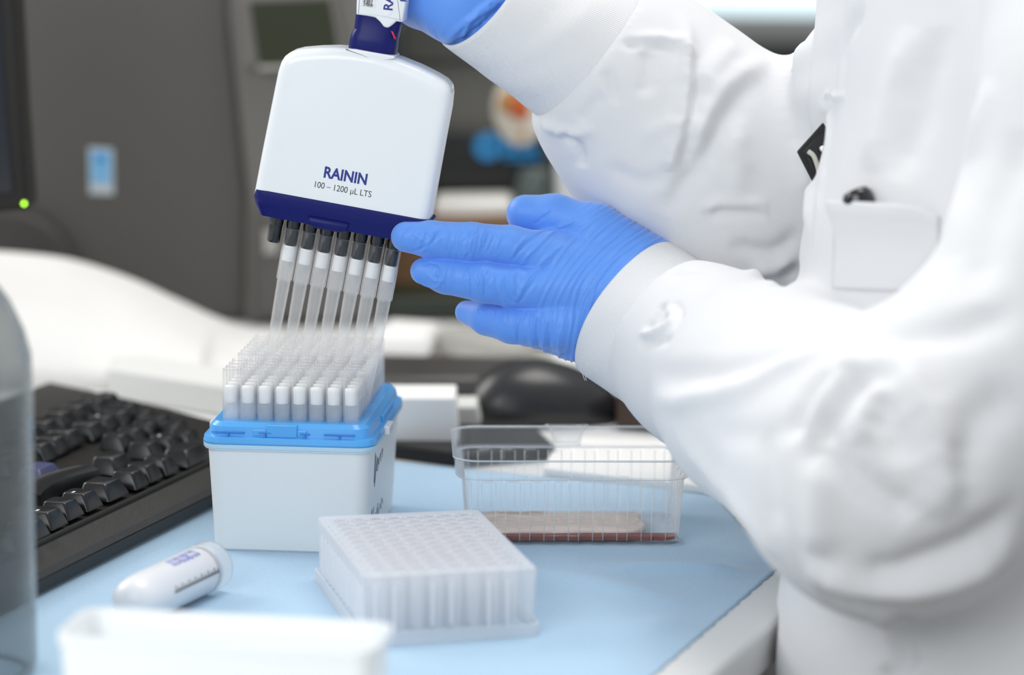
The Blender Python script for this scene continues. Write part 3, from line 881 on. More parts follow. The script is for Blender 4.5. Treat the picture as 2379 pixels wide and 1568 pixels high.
liquid_gleam = mk('liquid_gleam', T(SF, loft([blob(85, 44, 1.6, 0), blob(86, 45, 5.0, 0), blob(84, 43, 5.6, 0), blob(60, 20, 6.0, 0)])), GLEAM, liq)  # added pad standing in for the bright reflecting liquid surface
random.seed(11)
bub = []
for i in range(26):
    a, b = random.uniform(-42, 36), random.uniform(tr_c[1] - 22, tr_c[1] + 14)
    r = random.uniform(.35, .9)
    v_, f_ = loft([circ(r * math.sin(t), 6.1 + r * math.cos(t), 8, cx=a, cy=b) for t in np.linspace(math.pi - .1, .1, 6)])
    bub.append((v_, f_))
mk('bubbles', T(SF, join(bub)), clear_mat('bubble_skin', body=(0.9, 0.85, 0.8), a0=.2, a1=.9, power=1.5, rough=.05), liquid_gleam)

# ================================================================== KEYBOARD
k0, k1 = G(90, 1390, 0), G(485, 1190, 0)
KX = nrm(k1 - k0); KN = np.array([-KX[1], KX[0], 0])          # along the front edge; away from the typist
KFr = F((k0[0], k0[1], 0), KX, KN)
kb = empty('keyboard', KFr(np.array([120, 90, 0])), 'black curved computer keyboard with wide palm rest, left of the tip box', 'keyboard')
def kloc(px, py, z):
    p = G(px, py, z) - KFr.o
    return p @ KX, p @ KN
KA = 322.0                                                   # right hand end of the case, it slants away
def kslant(a): return min(max((a - 60) / (KA - 60), 0), 1) * .43
def kring(a, sh=0.0):
    prof_ = [(sh, 3.0), (-1 + sh, 8.5), (2, 11.0 - sh), (16.5, 17.0 - sh), (20, 17.5 - sh), (23, 16.0 - sh), (80, 17.5 - sh), (120, 19 - sh), (160, 19.5 - sh), (207 - sh, 19.5 - sh), (211 - sh, 15 - sh), (210 - sh, 3.0), (100, 2.0)]
    return np.array([(a + kslant(a) * n_, n_, z_) for n_, z_ in prof_])
mk('case', T(KFr, loft([kring(a) for a in (-92, -60, -20, 60, 120, 180, 240, 300, KA - 2)] + [kring(KA, 2.0)])), BLACK_PL, kb, sharp=25)
mk('palm_rest', T(KFr, loft([np.array([(a + kslant(a) * n_, n_, z_) for n_, z_ in ((-.6 + e, 9.5), (1.5 + e, 12.6 - e * .3), (8, 15.2 - e * .3), (14.5 - e, 17.6 - e * .3), (15.5 - e, 16.0), (8, 13.0))]) for a, e in ((-90, 1.0), (-89, 0), (-40, 0), (40, 0), (140, 0), (240, 0), (KA - 4, 0), (KA - 2.5, 1.0))])), REST, kb, sharp=30)
mk('lip', T(KFr, loft([np.array([(a + kslant(a) * n_, n_, z_) for n_, z_ in ((16.5, 16), (17.0, 19.0), (18.2, 19.6), (19.4, 19.0), (20.0, 16))]) for a in (-88, -30, 60, 180, KA - 5)])), BLACK_PL, kb, sharp=30)
def keycap(name, a, b, z, wa, wb, hgt=9.0, m=KEY, slope=0.0, print_=False):
    tp, mid = 0.72, 0.93
    def q(sa, sb, r, zz, off=0.0):
        ring = rr(sa, sb, r, 0, 4, a, b + off)
        ring[:, 2] = zz + (ring[:, 1] - b) * slope
        return ring
    v, f = loft([q(wa, wb, 1.2, z - hgt), q(wa * .97, wb * .97, 1.4, z - hgt + 1), q(wa * tp + wa * .04, wb * tp + .5, 2.2, z - .8, 1.0), q(wa * tp - .2, wb * tp - .6, 2.4, z - .15, 1.0), q(wa * tp - 3.0, wb * tp - 3.4, 2.0, z - .35, 1.0), q(2, 2, .6, z - .8, 1.0)])
    k_ = mk(name, (KFr(v), f), m, kb, sharp=30)
    if print_:
        mk('key_print', (KFr(np.array([(a - 3.6, b + 2.4, z - .28), (a - .4, b + 2.4, z - .3), (a - .4, b + 3.8, z - .28), (a - 3.6, b + 3.8, z - .26)])), [(0, 1, 2, 3)]), LEGEND, k_, smooth=False)
    return k_
KZ = 27.0
keys = [(62, 1200, 19, 18), (20, 1224, 19, 18), (8, 1060, 18, 18), (104, 1174, 19, 18), (143, 1152, 18, 18), (187, 1132, 18, 18), (240, 1107, 24, 19), (300, 1084, 16, 17), (333, 1068, 16, 17), (371, 1052, 16, 17), (432, 1028, 30, 18),
        (259, 1048, 24, 17), (274, 998, 17, 16), (339, 1016, 18, 17), (385, 1002, 17, 17), (430, 990, 18, 16), (307, 985, 17, 16), (342, 970, 17, 16), (276, 952, 17, 16), (241, 964, 17, 16), (205, 980, 19, 17),
        (224, 925, 17, 14), (248, 915, 17, 14), (298, 935, 17, 14), (335, 944, 17, 14), (372, 955, 17, 14), (410, 968, 17, 14),
        (151, 998, 19, 18), (120, 1013, 17, 18), (88, 1028, 17, 18), (98, 976, 18, 18), (137, 954, 19, 17), (177, 939, 19, 15), (203, 926, 15, 14), (60, 990, 18, 18), (50, 1044, 17, 18)]
for i, (x, y, wa, wb) in enumerate(keys):
    a, b = kloc(x, y, KZ + 2)
    z = KZ + (2.0 if b > 100 else 0) + (1.5 if b > 140 else 0)
    keycap('key', a, b, z, wa, wb, 8.6, print_=i in (2, 3, 5, 14, 19))
for bi in range(6):                                            # the rest of the key field, towards the near end of the board
    for ai in range(12):
        a, b = -70 + ai * 19.5 + bi * 5, 34 + bi * 22
        if proj(KFr(np.array([a + 9, b, KZ])))[0] < -12 and not (bi == 1 and ai < 9):
            keycap('key', a, b, KZ + (1.5 if bi > 3 else 0), 18, 18, 8.6)
a, b = kloc(104, 1072, KZ)
keycap('key', a - 6, b, KZ - 1, 26, 16, 7, KEY_BLUE)
a, b = kloc(148, 1098, KZ)
sb = []
for t in np.linspace(-1, 1, 9):                               # curved space bar
    aa, bb = a - 12 + t * 34, b + 4 - 7 * t * t
    sb.append(np.array([(aa, bb - 9, KZ - 9), (aa, bb + 9, KZ - 9), (aa, bb + 6.5, KZ - 1), (aa, bb + 2, KZ - .3), (aa, bb - 4, KZ - .6), (aa, bb - 7, KZ - 2.2)]))
mk('space_bar', T(KFr, loft(sb)), KEY, kb, sharp=35)

# ================================================================== SAMPLE TUBE
ta, tb = G(322, 1392, 12.6), G(484, 1316, 12.6)
tb = ta + nrm(np.array([tb[0] - ta[0], tb[1] - ta[1], 0])) * 78
TX = nrm(tb - ta)
TFm = F(ta, np.cross(TX, [0, 0, 1.0]), np.array([0, 0, 1.0]), TX)
TUBE_PL = mat('milky_tube_plastic', (0.80, 0.81, 0.84), rough=0.3, sss=0.3)
tu = empty('sample_tube', (ta + tb) / 2 - np.array([0, 0, 12.5]), 'white sample tube lying on its side with blue handwriting', 'tube')
mk('tube_wall', T(TFm, lathe([(1, -13.0), (6, -11.8), (9.5, -8.6), (11.2, -4), (11.8, 1), (12, 6), (12, 62), (11.4, 63)], 40)), TUBE_PL, tu)
mk('flared_mouth', T(TFm, loft([circ(12.05, 58, 40), circ(12.2, 64, 40), circ(12.6, 70, 40), circ(12.5, 72, 40), circ(11.6, 70, 40), circ(11.2, 60, 40)], False, False, loop=True)), clear_mat('milky_clear_rim', body=(.88, .9, .93), a0=.3, a1=.9, power=1.3, rough=.15), tu)
def tubept(ang, s_, r=12.12):
    return ta + TX * s_ + r * (math.cos(ang) * np.cross(TX, [0, 0, 1.0]) + math.sin(ang) * np.array([0, 0, 1.0]))
st_ = []
random.seed(5)
for g_, (s0_, n_) in enumerate(((26, 7), (41, 5))):
    ss = s0_
    for i in range(n_):
        zz = [(ss, 1.12), (ss + 1.2, 1.58), (ss + 1.9, 1.10), (ss + 2.8, 1.52)]
        if i % 3 == 1: zz = [(ss, 1.55), (ss + .3, 1.1)]
        st_.append(tube([tubept(a_ + random.uniform(-.03, .03), s_) for s_, a_ in zz], .28, 5)); ss += 2.9 if i % 3 != 1 else 1.6
mk('handwriting', join(st_), BLUE_INK, tu)
st_ = [tube([tubept(.12, 14), tubept(.12, 58)], .45, 5)] + [tube([tubept(.12, s_), tubept(.26 if k % 2 else .34, s_)], .25, 5) for k, s_ in enumerate(np.arange(16, 58, 3.2))]
mk('printed_scale', join(st_), mat('dark_grey_print', (.06, .07, .08)), tu)

# ================================================================== WHITE TRAY IN FRONT
LZ = 52.0
la, lb2 = G(120, 1476, LZ), G(868, 1516, LZ)
lx = nrm(lb2 - la); ly = np.array([-lx[1], lx[0], 0]); Lw = np.linalg.norm(lb2 - la); Ld = 47.0
LF = F((la[0], la[1], 0), lx, ly)
def lrr(e, r, z): return rr(Lw - 2 * e, Ld - 2 * e, r, z, 7, Lw / 2, Ld / 2)
ld_ = mk('open_white_tray', T(LF, loft([lrr(5, 5, 0.2), lrr(4, 6, .8), lrr(1.2, 8, LZ - 5), lrr(0, 9, LZ - 4.5), lrr(0, 9, LZ), lrr(2.2, 8, LZ), lrr(3, 7, LZ - 1.2), lrr(6.5, 5, 4), lrr(18, 3, 4)])), WHITE_PL, None, sharp=35)
tag(ld_, 'blurred open white plastic tray nearest the viewer', 'tray')

# ================================================================== BOTTLE
bc = PD(-98, 1500, 1450); bc = np.array([bc[0], bc[1], 0])
BFm = F(bc)
bot = empty('plastic_bottle', bc, 'clear plastic bottle standing at the left edge in front of the keyboard', 'bottle')
prof = [(30, 0.5), (34, 1.5), (35.5, 6), (35.2, 60), (35.5, 138), (35, 146), (32, 157), (26, 170), (18, 181), (14.5, 186), (14, 205)]
mk('bottle_wall', T(BFm, loft([circ(r, z, 64) for r, z in prof] + [circ(r - 1.2, z + (1 if i_ == 0 else 0), 64) for i_, (r, z) in list(enumerate(prof))[::-1]], False, False, loop=True)), BOTTLE_PL, bot)
mk('bottle_cap', T(BFm, loft([circ(16, 196, 60, .4, 30), circ(16, 212, 60, .4, 30), circ(14.5, 214, 60), circ(12, 214, 60)])), BLUE_TRAY, bot, sharp=40)

# ================================================================== BACKGROUND THINGS
def slabpx(name, quad, Y, thick, m, parent=None, bevel=2, **kw):      # a block whose front outline stands at distance Y
    q = [PY(x, y, Y) for x, y in quad]
    for a in q: a[2] = max(a[2], 0.5)
    v = q + [a + np.array([0, thick, 0]) for a in q]
    n_ = len(q)
    f = [tuple(range(n_)), tuple(range(n_, 2 * n_))[::-1]] + [(i, i + n_, (i + 1) % n_ + n_, (i + 1) % n_) for i in range(n_)]
    f = [t[::-1] for t in f]
    return mk(name, (np.array(v), f), m, parent, smooth=False, bevel=bevel, **kw)
def ground_quad(pxs):
    return [G(x, y, 0) for x, y in pxs]
# instrument
ins = empty('lab_instrument', PY(300, 765, 2330) * np.array([1, 1, 0]), 'large dark grey instrument cabinet with a small olive display behind the bench paper', 'instrument')
slabpx('side_panel', [(-420, 762), (575, 762), (580, 460), (540, 60), (530, -420), (-420, -420)], 2330, 400, GREY_MACHINE, ins, bevel=6)
slabpx('front_column', [(566, 762), (875, 762), (878, 470), (880, 200), (820, -420), (520, -420), (530, 40), (572, 455)], 2315, 380, GREY_MACHINE2, ins, bevel=8)
slabpx('lower_cover', [(585, 740), (870, 740), (870, 475), (590, 475)], 2306, 12, GREY_MACHINE, ins, bevel=5)
bzl = slabpx('display_bezel', [(560, 158), (806, 150), (772, -20), (556, -14)], 2304, 14, GREY_MACHINE2, ins, bevel=3)
slabpx('display', [(600, 146), (790, 142), (766, -2), (580, 6)], 2302.5, 4, SCREEN, bzl, bevel=0.5)
slabpx('bezel_highlight', [(600, 163), (800, 157), (798, 149), (600, 154)], 2299, 6, GREY_LIGHT, bzl, bevel=1)  # highlight on the lower bezel, put in as a lighter grey strip
slabpx('port_cover', [(612, 590), (645, 590), (645, 535), (612, 535)], 2303, 5, GREY_LIGHT, ins, bevel=1)
sk = slabpx('sticker', [(208, 450), (264, 452), (262, 346), (206, 342)], 2329.4, .8, mat('pale_sticker', (0.6, 0.68, 0.72), rough=.5), ins, bevel=None)
slabpx('sticker_print', [(212, 425), (258, 426), (256, 352), (211, 350)], 2328.9, .6, LIGHT_BLUE, sk, bevel=None)
slabpx('sticker_heading', [(222, 375), (248, 376), (247, 362), (222, 361)], 2328.5, .5, BLUE_DECAL, sk, bevel=None)
# second device with the blue lettering
dev = empty('benchtop_analyser', PY(1090, 664, 2500) * np.array([1, 1, 0]), 'grey benchtop device with blue lettering behind the raised sleeve', 'device')
slabpx('housing', [(930, 662), (1302, 662), (1302, 448), (1298, 300), (1290, -60), (930, -60)], 2520, 300, mat('olive_grey_housing', (0.16, 0.155, 0.135), rough=.5), dev, bevel=6)
slabpx('top_fascia', [(930, 150), (1298, 150), (1298, -60), (930, -60)], 2512, 8, mat('dark_olive_fascia', (0.075, 0.075, 0.065), rough=.5), dev, bevel=6)
slabpx('dark_front', [(930, 452), (1296, 448), (1290, 305), (1040, 300), (930, 312)], 2506, 14, mat('near_black_window', (0.022, 0.022, 0.02), rough=.25), dev, bevel=4)
slabpx('corner_post', [(1262, 452), (1300, 452), (1296, 300), (1258, 300)], 2500, 10, mat('olive_grey_post', (0.08, 0.08, 0.07), rough=.4), dev, bevel=3)
slabpx('dark_edge', [(1288, 450), (1306, 450), (1296, 250), (1284, 250)], 2494, 8, DARKTEAL, dev, bevel=2)
def torus(px, py, Y, R, r, th=3):
    c = PY(px, py, Y); rings = []
    for i in range(32):
        a = 2 * math.pi * i / 32
        d_ = np.array([math.cos(a), 0, math.sin(a)])
        rings.append(np.array([c + d_ * (R - r), c + d_ * (R + r), c + d_ * (R + r) + [0, th, 0], c + d_ * (R - r) + [0, th, 0]]))
    return loft(rings, loop=True)
q_ = PY(1215, 352, 2504)
mk('blue_lettering', join([torus(1133, 341, 2503, 6.8, 4.0), torus(1182, 342, 2503, 5.2, 3.4), torus(1222, 342, 2503, 5.0, 3.2), bx(q_[0] - 14, q_[0] + 14, q_[1] - 1, q_[1] + 2, q_[2] - 7, q_[2] - 2)]), BLUE_DECAL, dev, sharp=30)
# oval plaque
def disc(px, py, Y, rx, rz, th, tilt, n=48):
    c = PY(px, py, Y); out = []
    for k, (s_, y_) in enumerate(((.9, th), (1, th * .8), (1, th * .3), (.93, 0))):
        a = np.arange(n) * 2 * math.pi / n
        X, Z = rx * s_ * np.cos(a), rz * s_ * np.sin(a)
        out.append(np.stack([c[0] + X * math.cos(tilt) - Z * math.sin(tilt), np.full(n, c[1] + y_), c[2] + X * math.sin(tilt) + Z * math.cos(tilt)], -1))
    return loft(out)
ov = empty('oval_plaque', PY(1202, 268, 2460), 'cream oval plaque with an orange patch above the blue lettering', 'plaque')
mk('plaque_face', disc(1203, 262, 2462, 19.0, 26.5, 5, .22), mat('cream_plastic', (0.72, 0.66, 0.56), rough=.4), ov)
mk('ochre_patch', disc(1196, 236, 2460, 13, 10, 2, .3), mat('ochre_paint', (0.50, 0.26, 0.08), rough=.5), ov)
mk('orange_patch', disc(1207, 250, 2459, 7.5, 10, 2, .2), mat('orange_red_paint', (0.56, 0.11, 0.02), rough=.5), ov)
mk('ochre_spot', disc(1214, 312, 2460.5, 3.2, 3, 1.5, 0), MATS['ochre_paint'], ov)
# ledge below the device
b1 = slabpx('white_lamp_tray', [(1003, 509), (1195, 504), (1188, 462), (1008, 466)], 2440, 46, mat('bright_white_enamel', (0.9, 0.89, 0.84), rough=.4), None, bevel=4)
tag(b1, 'bright white flat tray lying on the brown carton, between pipette and hand', 'tray')
b2 = slabpx('brown_carton', [(905, 690), (1230, 690), (1225, 513), (905, 513)], 2425, 70, BROWN, None, bevel=2)
tag(b2, 'brown cardboard carton behind the gloved fingers', 'carton')
b3 = slabpx('dark_green_case', [(880, 742), (1260, 742), (1255, 690), (880, 690)], 2335, 70, mat('dark_green_plastic', (0.015, 0.022, 0.012), rough=.4), None, bevel=3)
tag(b3, 'low dark green case in front of the brown carton', 'case')
# pale boxes on the bench
def low_box(name, corners, h, m, label, cat, bevel=2.5, z0=0.0):
    q = [G(x, y, z0) for x, y in corners]
    return tag(mk(name, prism(q, z0 + .2, z0 + h), m, None, smooth=False, bevel=bevel), label, cat)
low_box('white_dish', [(860, 828), (1000, 836), (1030, 800), (900, 790)], 17, PAPER, 'small white rounded dish right of the tip box, beside the long grey box', 'dish', 7)
low_box('grey_box', [(1010, 822), (1200, 866), (1292, 838), (1110, 800)], 17, GREY_LIGHT, 'long light grey box lying under the ring finger', 'box', 3)
low_box('white_label_box', [(1212, 880), (1330, 880), (1330, 858), (1212, 858)], 8, PAPER, 'small white box just behind the computer mouse', 'box', 2)
low_box('black_notebook', [(850, 925), (1120, 925), (1260, 875), (860, 868)], 14, mat('satin_black_cover', (0.05, 0.047, 0.045), rough=.35), 'flat black notebook behind the white cards', 'notebook', 6)
low_box('black_tablet', [(760, 1046), (1080, 1088), (1290, 1068), (1230, 1010), (800, 990)], 9, BLACK_PL, 'flat black tablet under the white card box, beside the tip box', 'tablet', 2)
cb1 = slabpx('white_card_box', [(840, 1052), (1066, 1052), (1058, 925), (840, 925)], 1872, 42, PAPER, None, bevel=1)
cb1.location.z += 0.0
tag(cb1, 'white card box on the black tablet, right behind the tip box', 'box')
cb2 = slabpx('white_card_box', [(1050, 1040), (1122, 1036), (1108, 945), (1050, 945)], 1921, 34, PAPER_G, None, bevel=1)
tag(cb2, 'narrow white card box half hidden behind the larger one', 'box')
# white flat folder lying right behind the reservoir
low_box('white_folder', [(1262, 1106), (1660, 1152), (1900, 1060), (1300, 1030)], 5, PAPER, 'white folder lying on the bench behind the clear tray', 'folder', 1)
# computer mouse
mc = G(1262, 992, 0)
MF = F((mc[0], mc[1] + 24, 0.2), nrm([1, .25, 0]), nrm([-.25, 1, 0]))
ms_ = empty('computer_mouse', MF.o, 'black computer mouse with a soft highlight behind the clear tray', 'mouse')
def mring(t):
    wd_ = 31 * math.sqrt(max(1 - t * t, 0)) ** .8 + .5
    hh_ = 1 + 36 * (max(1 - t * t, 0)) ** .55 * (1 - .18 * t)
    a = np.linspace(0, math.pi, 20)
    return np.stack([np.full(20, t * 52), wd_ * np.cos(a), 1 + hh_ * np.sin(a) ** .8], -1)
mk('shell', T(MF, loft([mring(t) for t in np.linspace(-.995, .995, 24)])), mat('satin_black_shell', (0.02, 0.02, 0.022), rough=.3), ms_)
mk('scroll_wheel', T(F(MF(np.array([-36.0, 0, 20])), MF.x, np.array([0, 0, 1.]), MF.y), lathe([(7, -3), (8, -2), (8, 2), (7, 3)], 24)), BLACK_PL, ms_)
low_box('brown_wallet', [(1430, 1000), (1560, 1010), (1560, 960), (1440, 955)], 24, mat('dark_brown_leather', (0.05, 0.028, 0.02), rough=.5), 'dark brown block between the computer mouse and the white sleeve', 'wallet', 4)
cyl_c = PY(1240, 508, 2462)
gl_ = mk('glass_jar', T(F((cyl_c[0], cyl_c[1], cyl_c[2] + .6)), lathe([(13, 0), (14, 1), (14, 26), (11, 33), (11, 38)], 32)), clear_mat('grey_green_glass', col=(.75, .82, .8), body=(.4, .47, .45), a0=.3, a1=.9, power=1.2, rough=.1), None)
tag(gl_, 'small grey green glass jar behind the thumb', 'jar')
wbx = slabpx('white_cabinet', [(1290, 690), (1900, 690), (1900, 398), (1290, 398)], 2400, 80, mat('off_white_cabinet', (0.60, 0.61, 0.61), rough=.5), None, bevel=4)
tag(wbx, 'off-white cabinet seen between the two sleeves', 'cabinet')
# white padded cover behind the keyboard
rid = smoothline([(-50, 586, 0), (0, 588, 0), (100, 597, 0), (180, 612, 0), (300, 655, 0), (400, 705, 0), (480, 750, 0), (560, 793, 0), (650, 812, 0)], 6)
rows = []
for x, y, _ in rid:
    top = PY(x, y, 2180); fb = G(x * .96 - 10, 905 if x < 500 else 880, 0); h_ = max(top[2], 1.0)
    col_ = []
    for t in np.linspace(0, 1, 12):
        yy_ = fb[1] + (2180 - fb[1]) * t
        zz_ = h_ * math.sin(t * math.pi / 2) ** 0.75 + 1.2 * math.sin(t * 9 + x * .01)* math.sin(t*math.pi)
        col_.append((fb[0] + (top[0] - fb[0]) * t, yy_, max(zz_, .3)))
    for t in np.linspace(.12, 1, 6):
        col_.append((top[0], 2180 + 110 * t, max(h_ * math.cos(t * math.pi / 2) ** .6, .3)))
    rows.append(np.array(col_))
cv = mk('padded_cover', loft(rows), mat('soft_white_fabric', (0.80, 0.79, 0.77), rough=.9, bump=[(40, .2, .003)]), None)
tag(cv, 'large soft white cover heaped behind the keyboard', 'cover')
low_box('grey_card', [(252, 925), (620, 985), (640, 940), (262, 880)], 19, PAPER_G, 'long pale grey card box between the keyboard and the white cover', 'box', 1)
# monitor
mon = empty('computer_monitor', G(-440, 900, 0), 'black computer monitor with a green power light at the left edge', 'monitor')
fr_ = slabpx('frame', [(-520, 540), (70, 490), (52, 240), (38, 0), (30, -300), (-520, -300)], 1980, 34, BLACK_PL, mon, bevel=3)
slabpx('screen', [(-520, 492), (30, 448), (12, 230), (0, 0), (-6, -260), (-520, -260)], 1978.6, 3, mat('dark_screen', (0.01, 0.014, 0.022), rough=.15), mon, bevel=.3)
c_ = PY(56, 473, 1979)
mk('power_light', T(F((c_[0], c_[1], c_[2]), (1, 0, 0), (0, 0, 1), (0, -1, 0)), lathe([(1.0, -.5), (1.0, .6), (.6, .9)], 16)), mat('green_led', (0.2, 0.6, 0.02), emit=((0.45, 1.0, 0.05), 5.0)), mon)
sc_ = G(-450, 905, 0)
mk('stand', join([bx(sc_[0] - 30, sc_[0] + 30, 2016, 2040, 2, 200), T(F((sc_[0], 2040, 0.2)), lathe([(80, 0), (80, 5), (60, 9)], 40))]), BLACK_PL, mon, bevel=1)
hc = PY(10, 640, 2330)
hp_ = slabpx('rounded_cover', [(-140, 762)] + [(10 - 170 * math.cos(t), 640 - 150 * math.sin(t)) for t in np.linspace(.1, math.pi - .05, 24)] + [(182, 762)], 2318, 11.5, mat('charcoal_panel', (0.055, 0.052, 0.05), rough=.5), ins, bevel=5)
# far end of the room
wl_ = bx(600, 2600, 4900, 5190, 100, 195)
lx0, lx1 = PY(1480, 0, 4900)[0], PY(2300, 0, 4900)[0]
ztop, zb = PY(1700, -60, 4900)[2], PY(1700, 24, 4900)[2]
lt = mk('strip_light', bx(lx0, lx1, 4900, 5000, zb, ztop + 60), mat('lit_strip', (0.8, 0.9, 0.95), emit=((0.72, 0.93, 1.0), 1.1)), None, smooth=False)
tag(lt, 'bright cool strip light far behind the raised arm', 'light')
z1_ = PY(1700, 62, 4900)[2]
sh = mk('wall_shelf', bx(lx0 - 200, lx1, 4920, 5200, z1_ - 20, zb - 4), mat('warm_grey_shelf', (0.36, 0.34, 0.33), rough=.6), None, smooth=False)
tag(sh, 'grey wall shelf under the far strip light', 'shelf')

# ================================================================== THE PERSON
per = empty('person', PD(2350, 1500, 1560) * np.array([1, 1, 0]) + np.array([0, 0, -760]), 'person in white lab coat and blue nitrile gloves, steadying the pipette', 'person')
MMPX = lambda D: D / FPX
def pr(x, y, D, rpx): return (PD(x, y, D), rpx * D / FPX)
# ---- left glove (nearest hand)
def glove_mesh(lo, hi, h, build):
    f = Field(lo, hi, h)
    V, Q = f.mesh(build(f))
    return relax(V, Q, 3, .5), Q
HD = 1676.0
fing = {
    'index': [pr(944, 550, HD - 2, 36), pr(1000, 556, HD - 2, 43), pr(1095, 562, HD - 4, 45), pr(1185, 570, HD - 2, 46), pr(1290, 600, HD + 4, 56)],
    'middle': [pr(984, 630, HD + 1, 31), pr(1035, 640, HD, 42), pr(1125, 655, HD - 3, 48), pr(1190, 665, HD - 3, 48), pr(1300, 672, HD, 58)],
    'ring': [pr(1084, 725, HD + 20, 27), pr(1130, 738, HD + 12, 40), pr(1190, 752, HD + 4, 46), pr(1300, 755, HD, 58)],
    'pinky': [pr(1165, 745, HD + 44, 30), pr(1225, 765, HD + 40, 38), pr(1290, 780, HD + 22, 42), pr(1350, 790, HD + 8, 48)],
    'thumb': [pr(1221, 497, HD + 20, 45), pr(1290, 503, HD + 16, 50), pr(1380, 530, HD + 10, 56), pr(1470, 600, HD + 8, 70)],
}
def hand(f):
    fs = None
    for kf in ('index', 'middle', 'ring', 'pinky'):
        d = f.chain(fing[kf], 2.0)
        fs = d if fs is None else smin(fs, d, 0.9)
    palm = None
    for (a, b) in ((pr(1270, 600, HD + 5, 58), pr(1500, 660, HD + 6, 92)), (pr(1285, 665, HD + 3, 60), pr(1480, 700, HD + 4, 100)), (pr(1290, 740, HD + 5, 60), pr(1450, 760, HD + 6, 90)),
                   (pr(1325, 785, HD + 12, 48), pr(1430, 790, HD + 12, 70)), (pr(1390, 545, HD + 12, 66), pr(1520, 640, HD + 14, 88)), (pr(1480, 700, HD + 8, 120), pr(1560, 760, HD + 4, 130))):
        c = f.cone(a[0], b[0], a[1], b[1])
        palm = c if palm is None else smin(palm, c, 8)
    th = f.chain(fing['thumb'], 4)
    return smin(smin(fs, palm, 5.0), th, 3.5)
allp = np.array([p for k_ in fing.values() for p, r in k_] + [PD(1640, 600, HD), PD(1560, 930, HD)])
V, Q = glove_mesh(allp.min(0) - [14, 30, 16], allp.max(0) + [16, 30, 16], 0.62, hand)
S = Sculpt(V, Q)
# stretch lines across the back of the hand, running along the cuff
cx_, cy_ = 1745.0, 850.0
P3 = S.P
dx_, dy_ = P3[:, 0] - cx_, (P3[:, 1] - cy_)
rad_ = np.hypot(dx_, dy_ * 1.12); ang_ = np.arctan2(dy_, dx_)
def noise1(a, b, s=0.0):
    return np.sin(a * 1.7 + b * 2.3 + s) * .5 + np.sin(a * 3.9 - b * 1.3 + s * 2.1) * .3 + np.sin(a * 7.3 + b * 4.7 + s) * .2
warp = rad_ + 16 * noise1(rad_ * .006, ang_ * 2.2, .5) + 2.2 * noise1(rad_ * .02, ang_ * 6, 2.0)
ph_ = warp / 17.0
amp_ = np.clip(0.55 + 0.7 * noise1(np.round(ph_) * 2.1, ang_ * 3.2, 4.0), 0.12, 1)
ridge_ = (0.5 + 0.5 * np.cos(ph_ * 2 * math.pi)) ** 1.6
ph2 = (rad_ + 8 * noise1(rad_ * .012, ang_ * 3, 7.)) / 8.7
mask = np.clip((rad_ - 372) / 20, 0, 1) * np.clip((590 - rad_) / 110, 0, 1) * np.clip((P3[:, 0] - 1195) / 60, 0, 1) * S.front
S.disp += mask * (0.85 * amp_ * (ridge_ - .4) + 0.10 * np.cos(ph2 * 2 * math.pi))
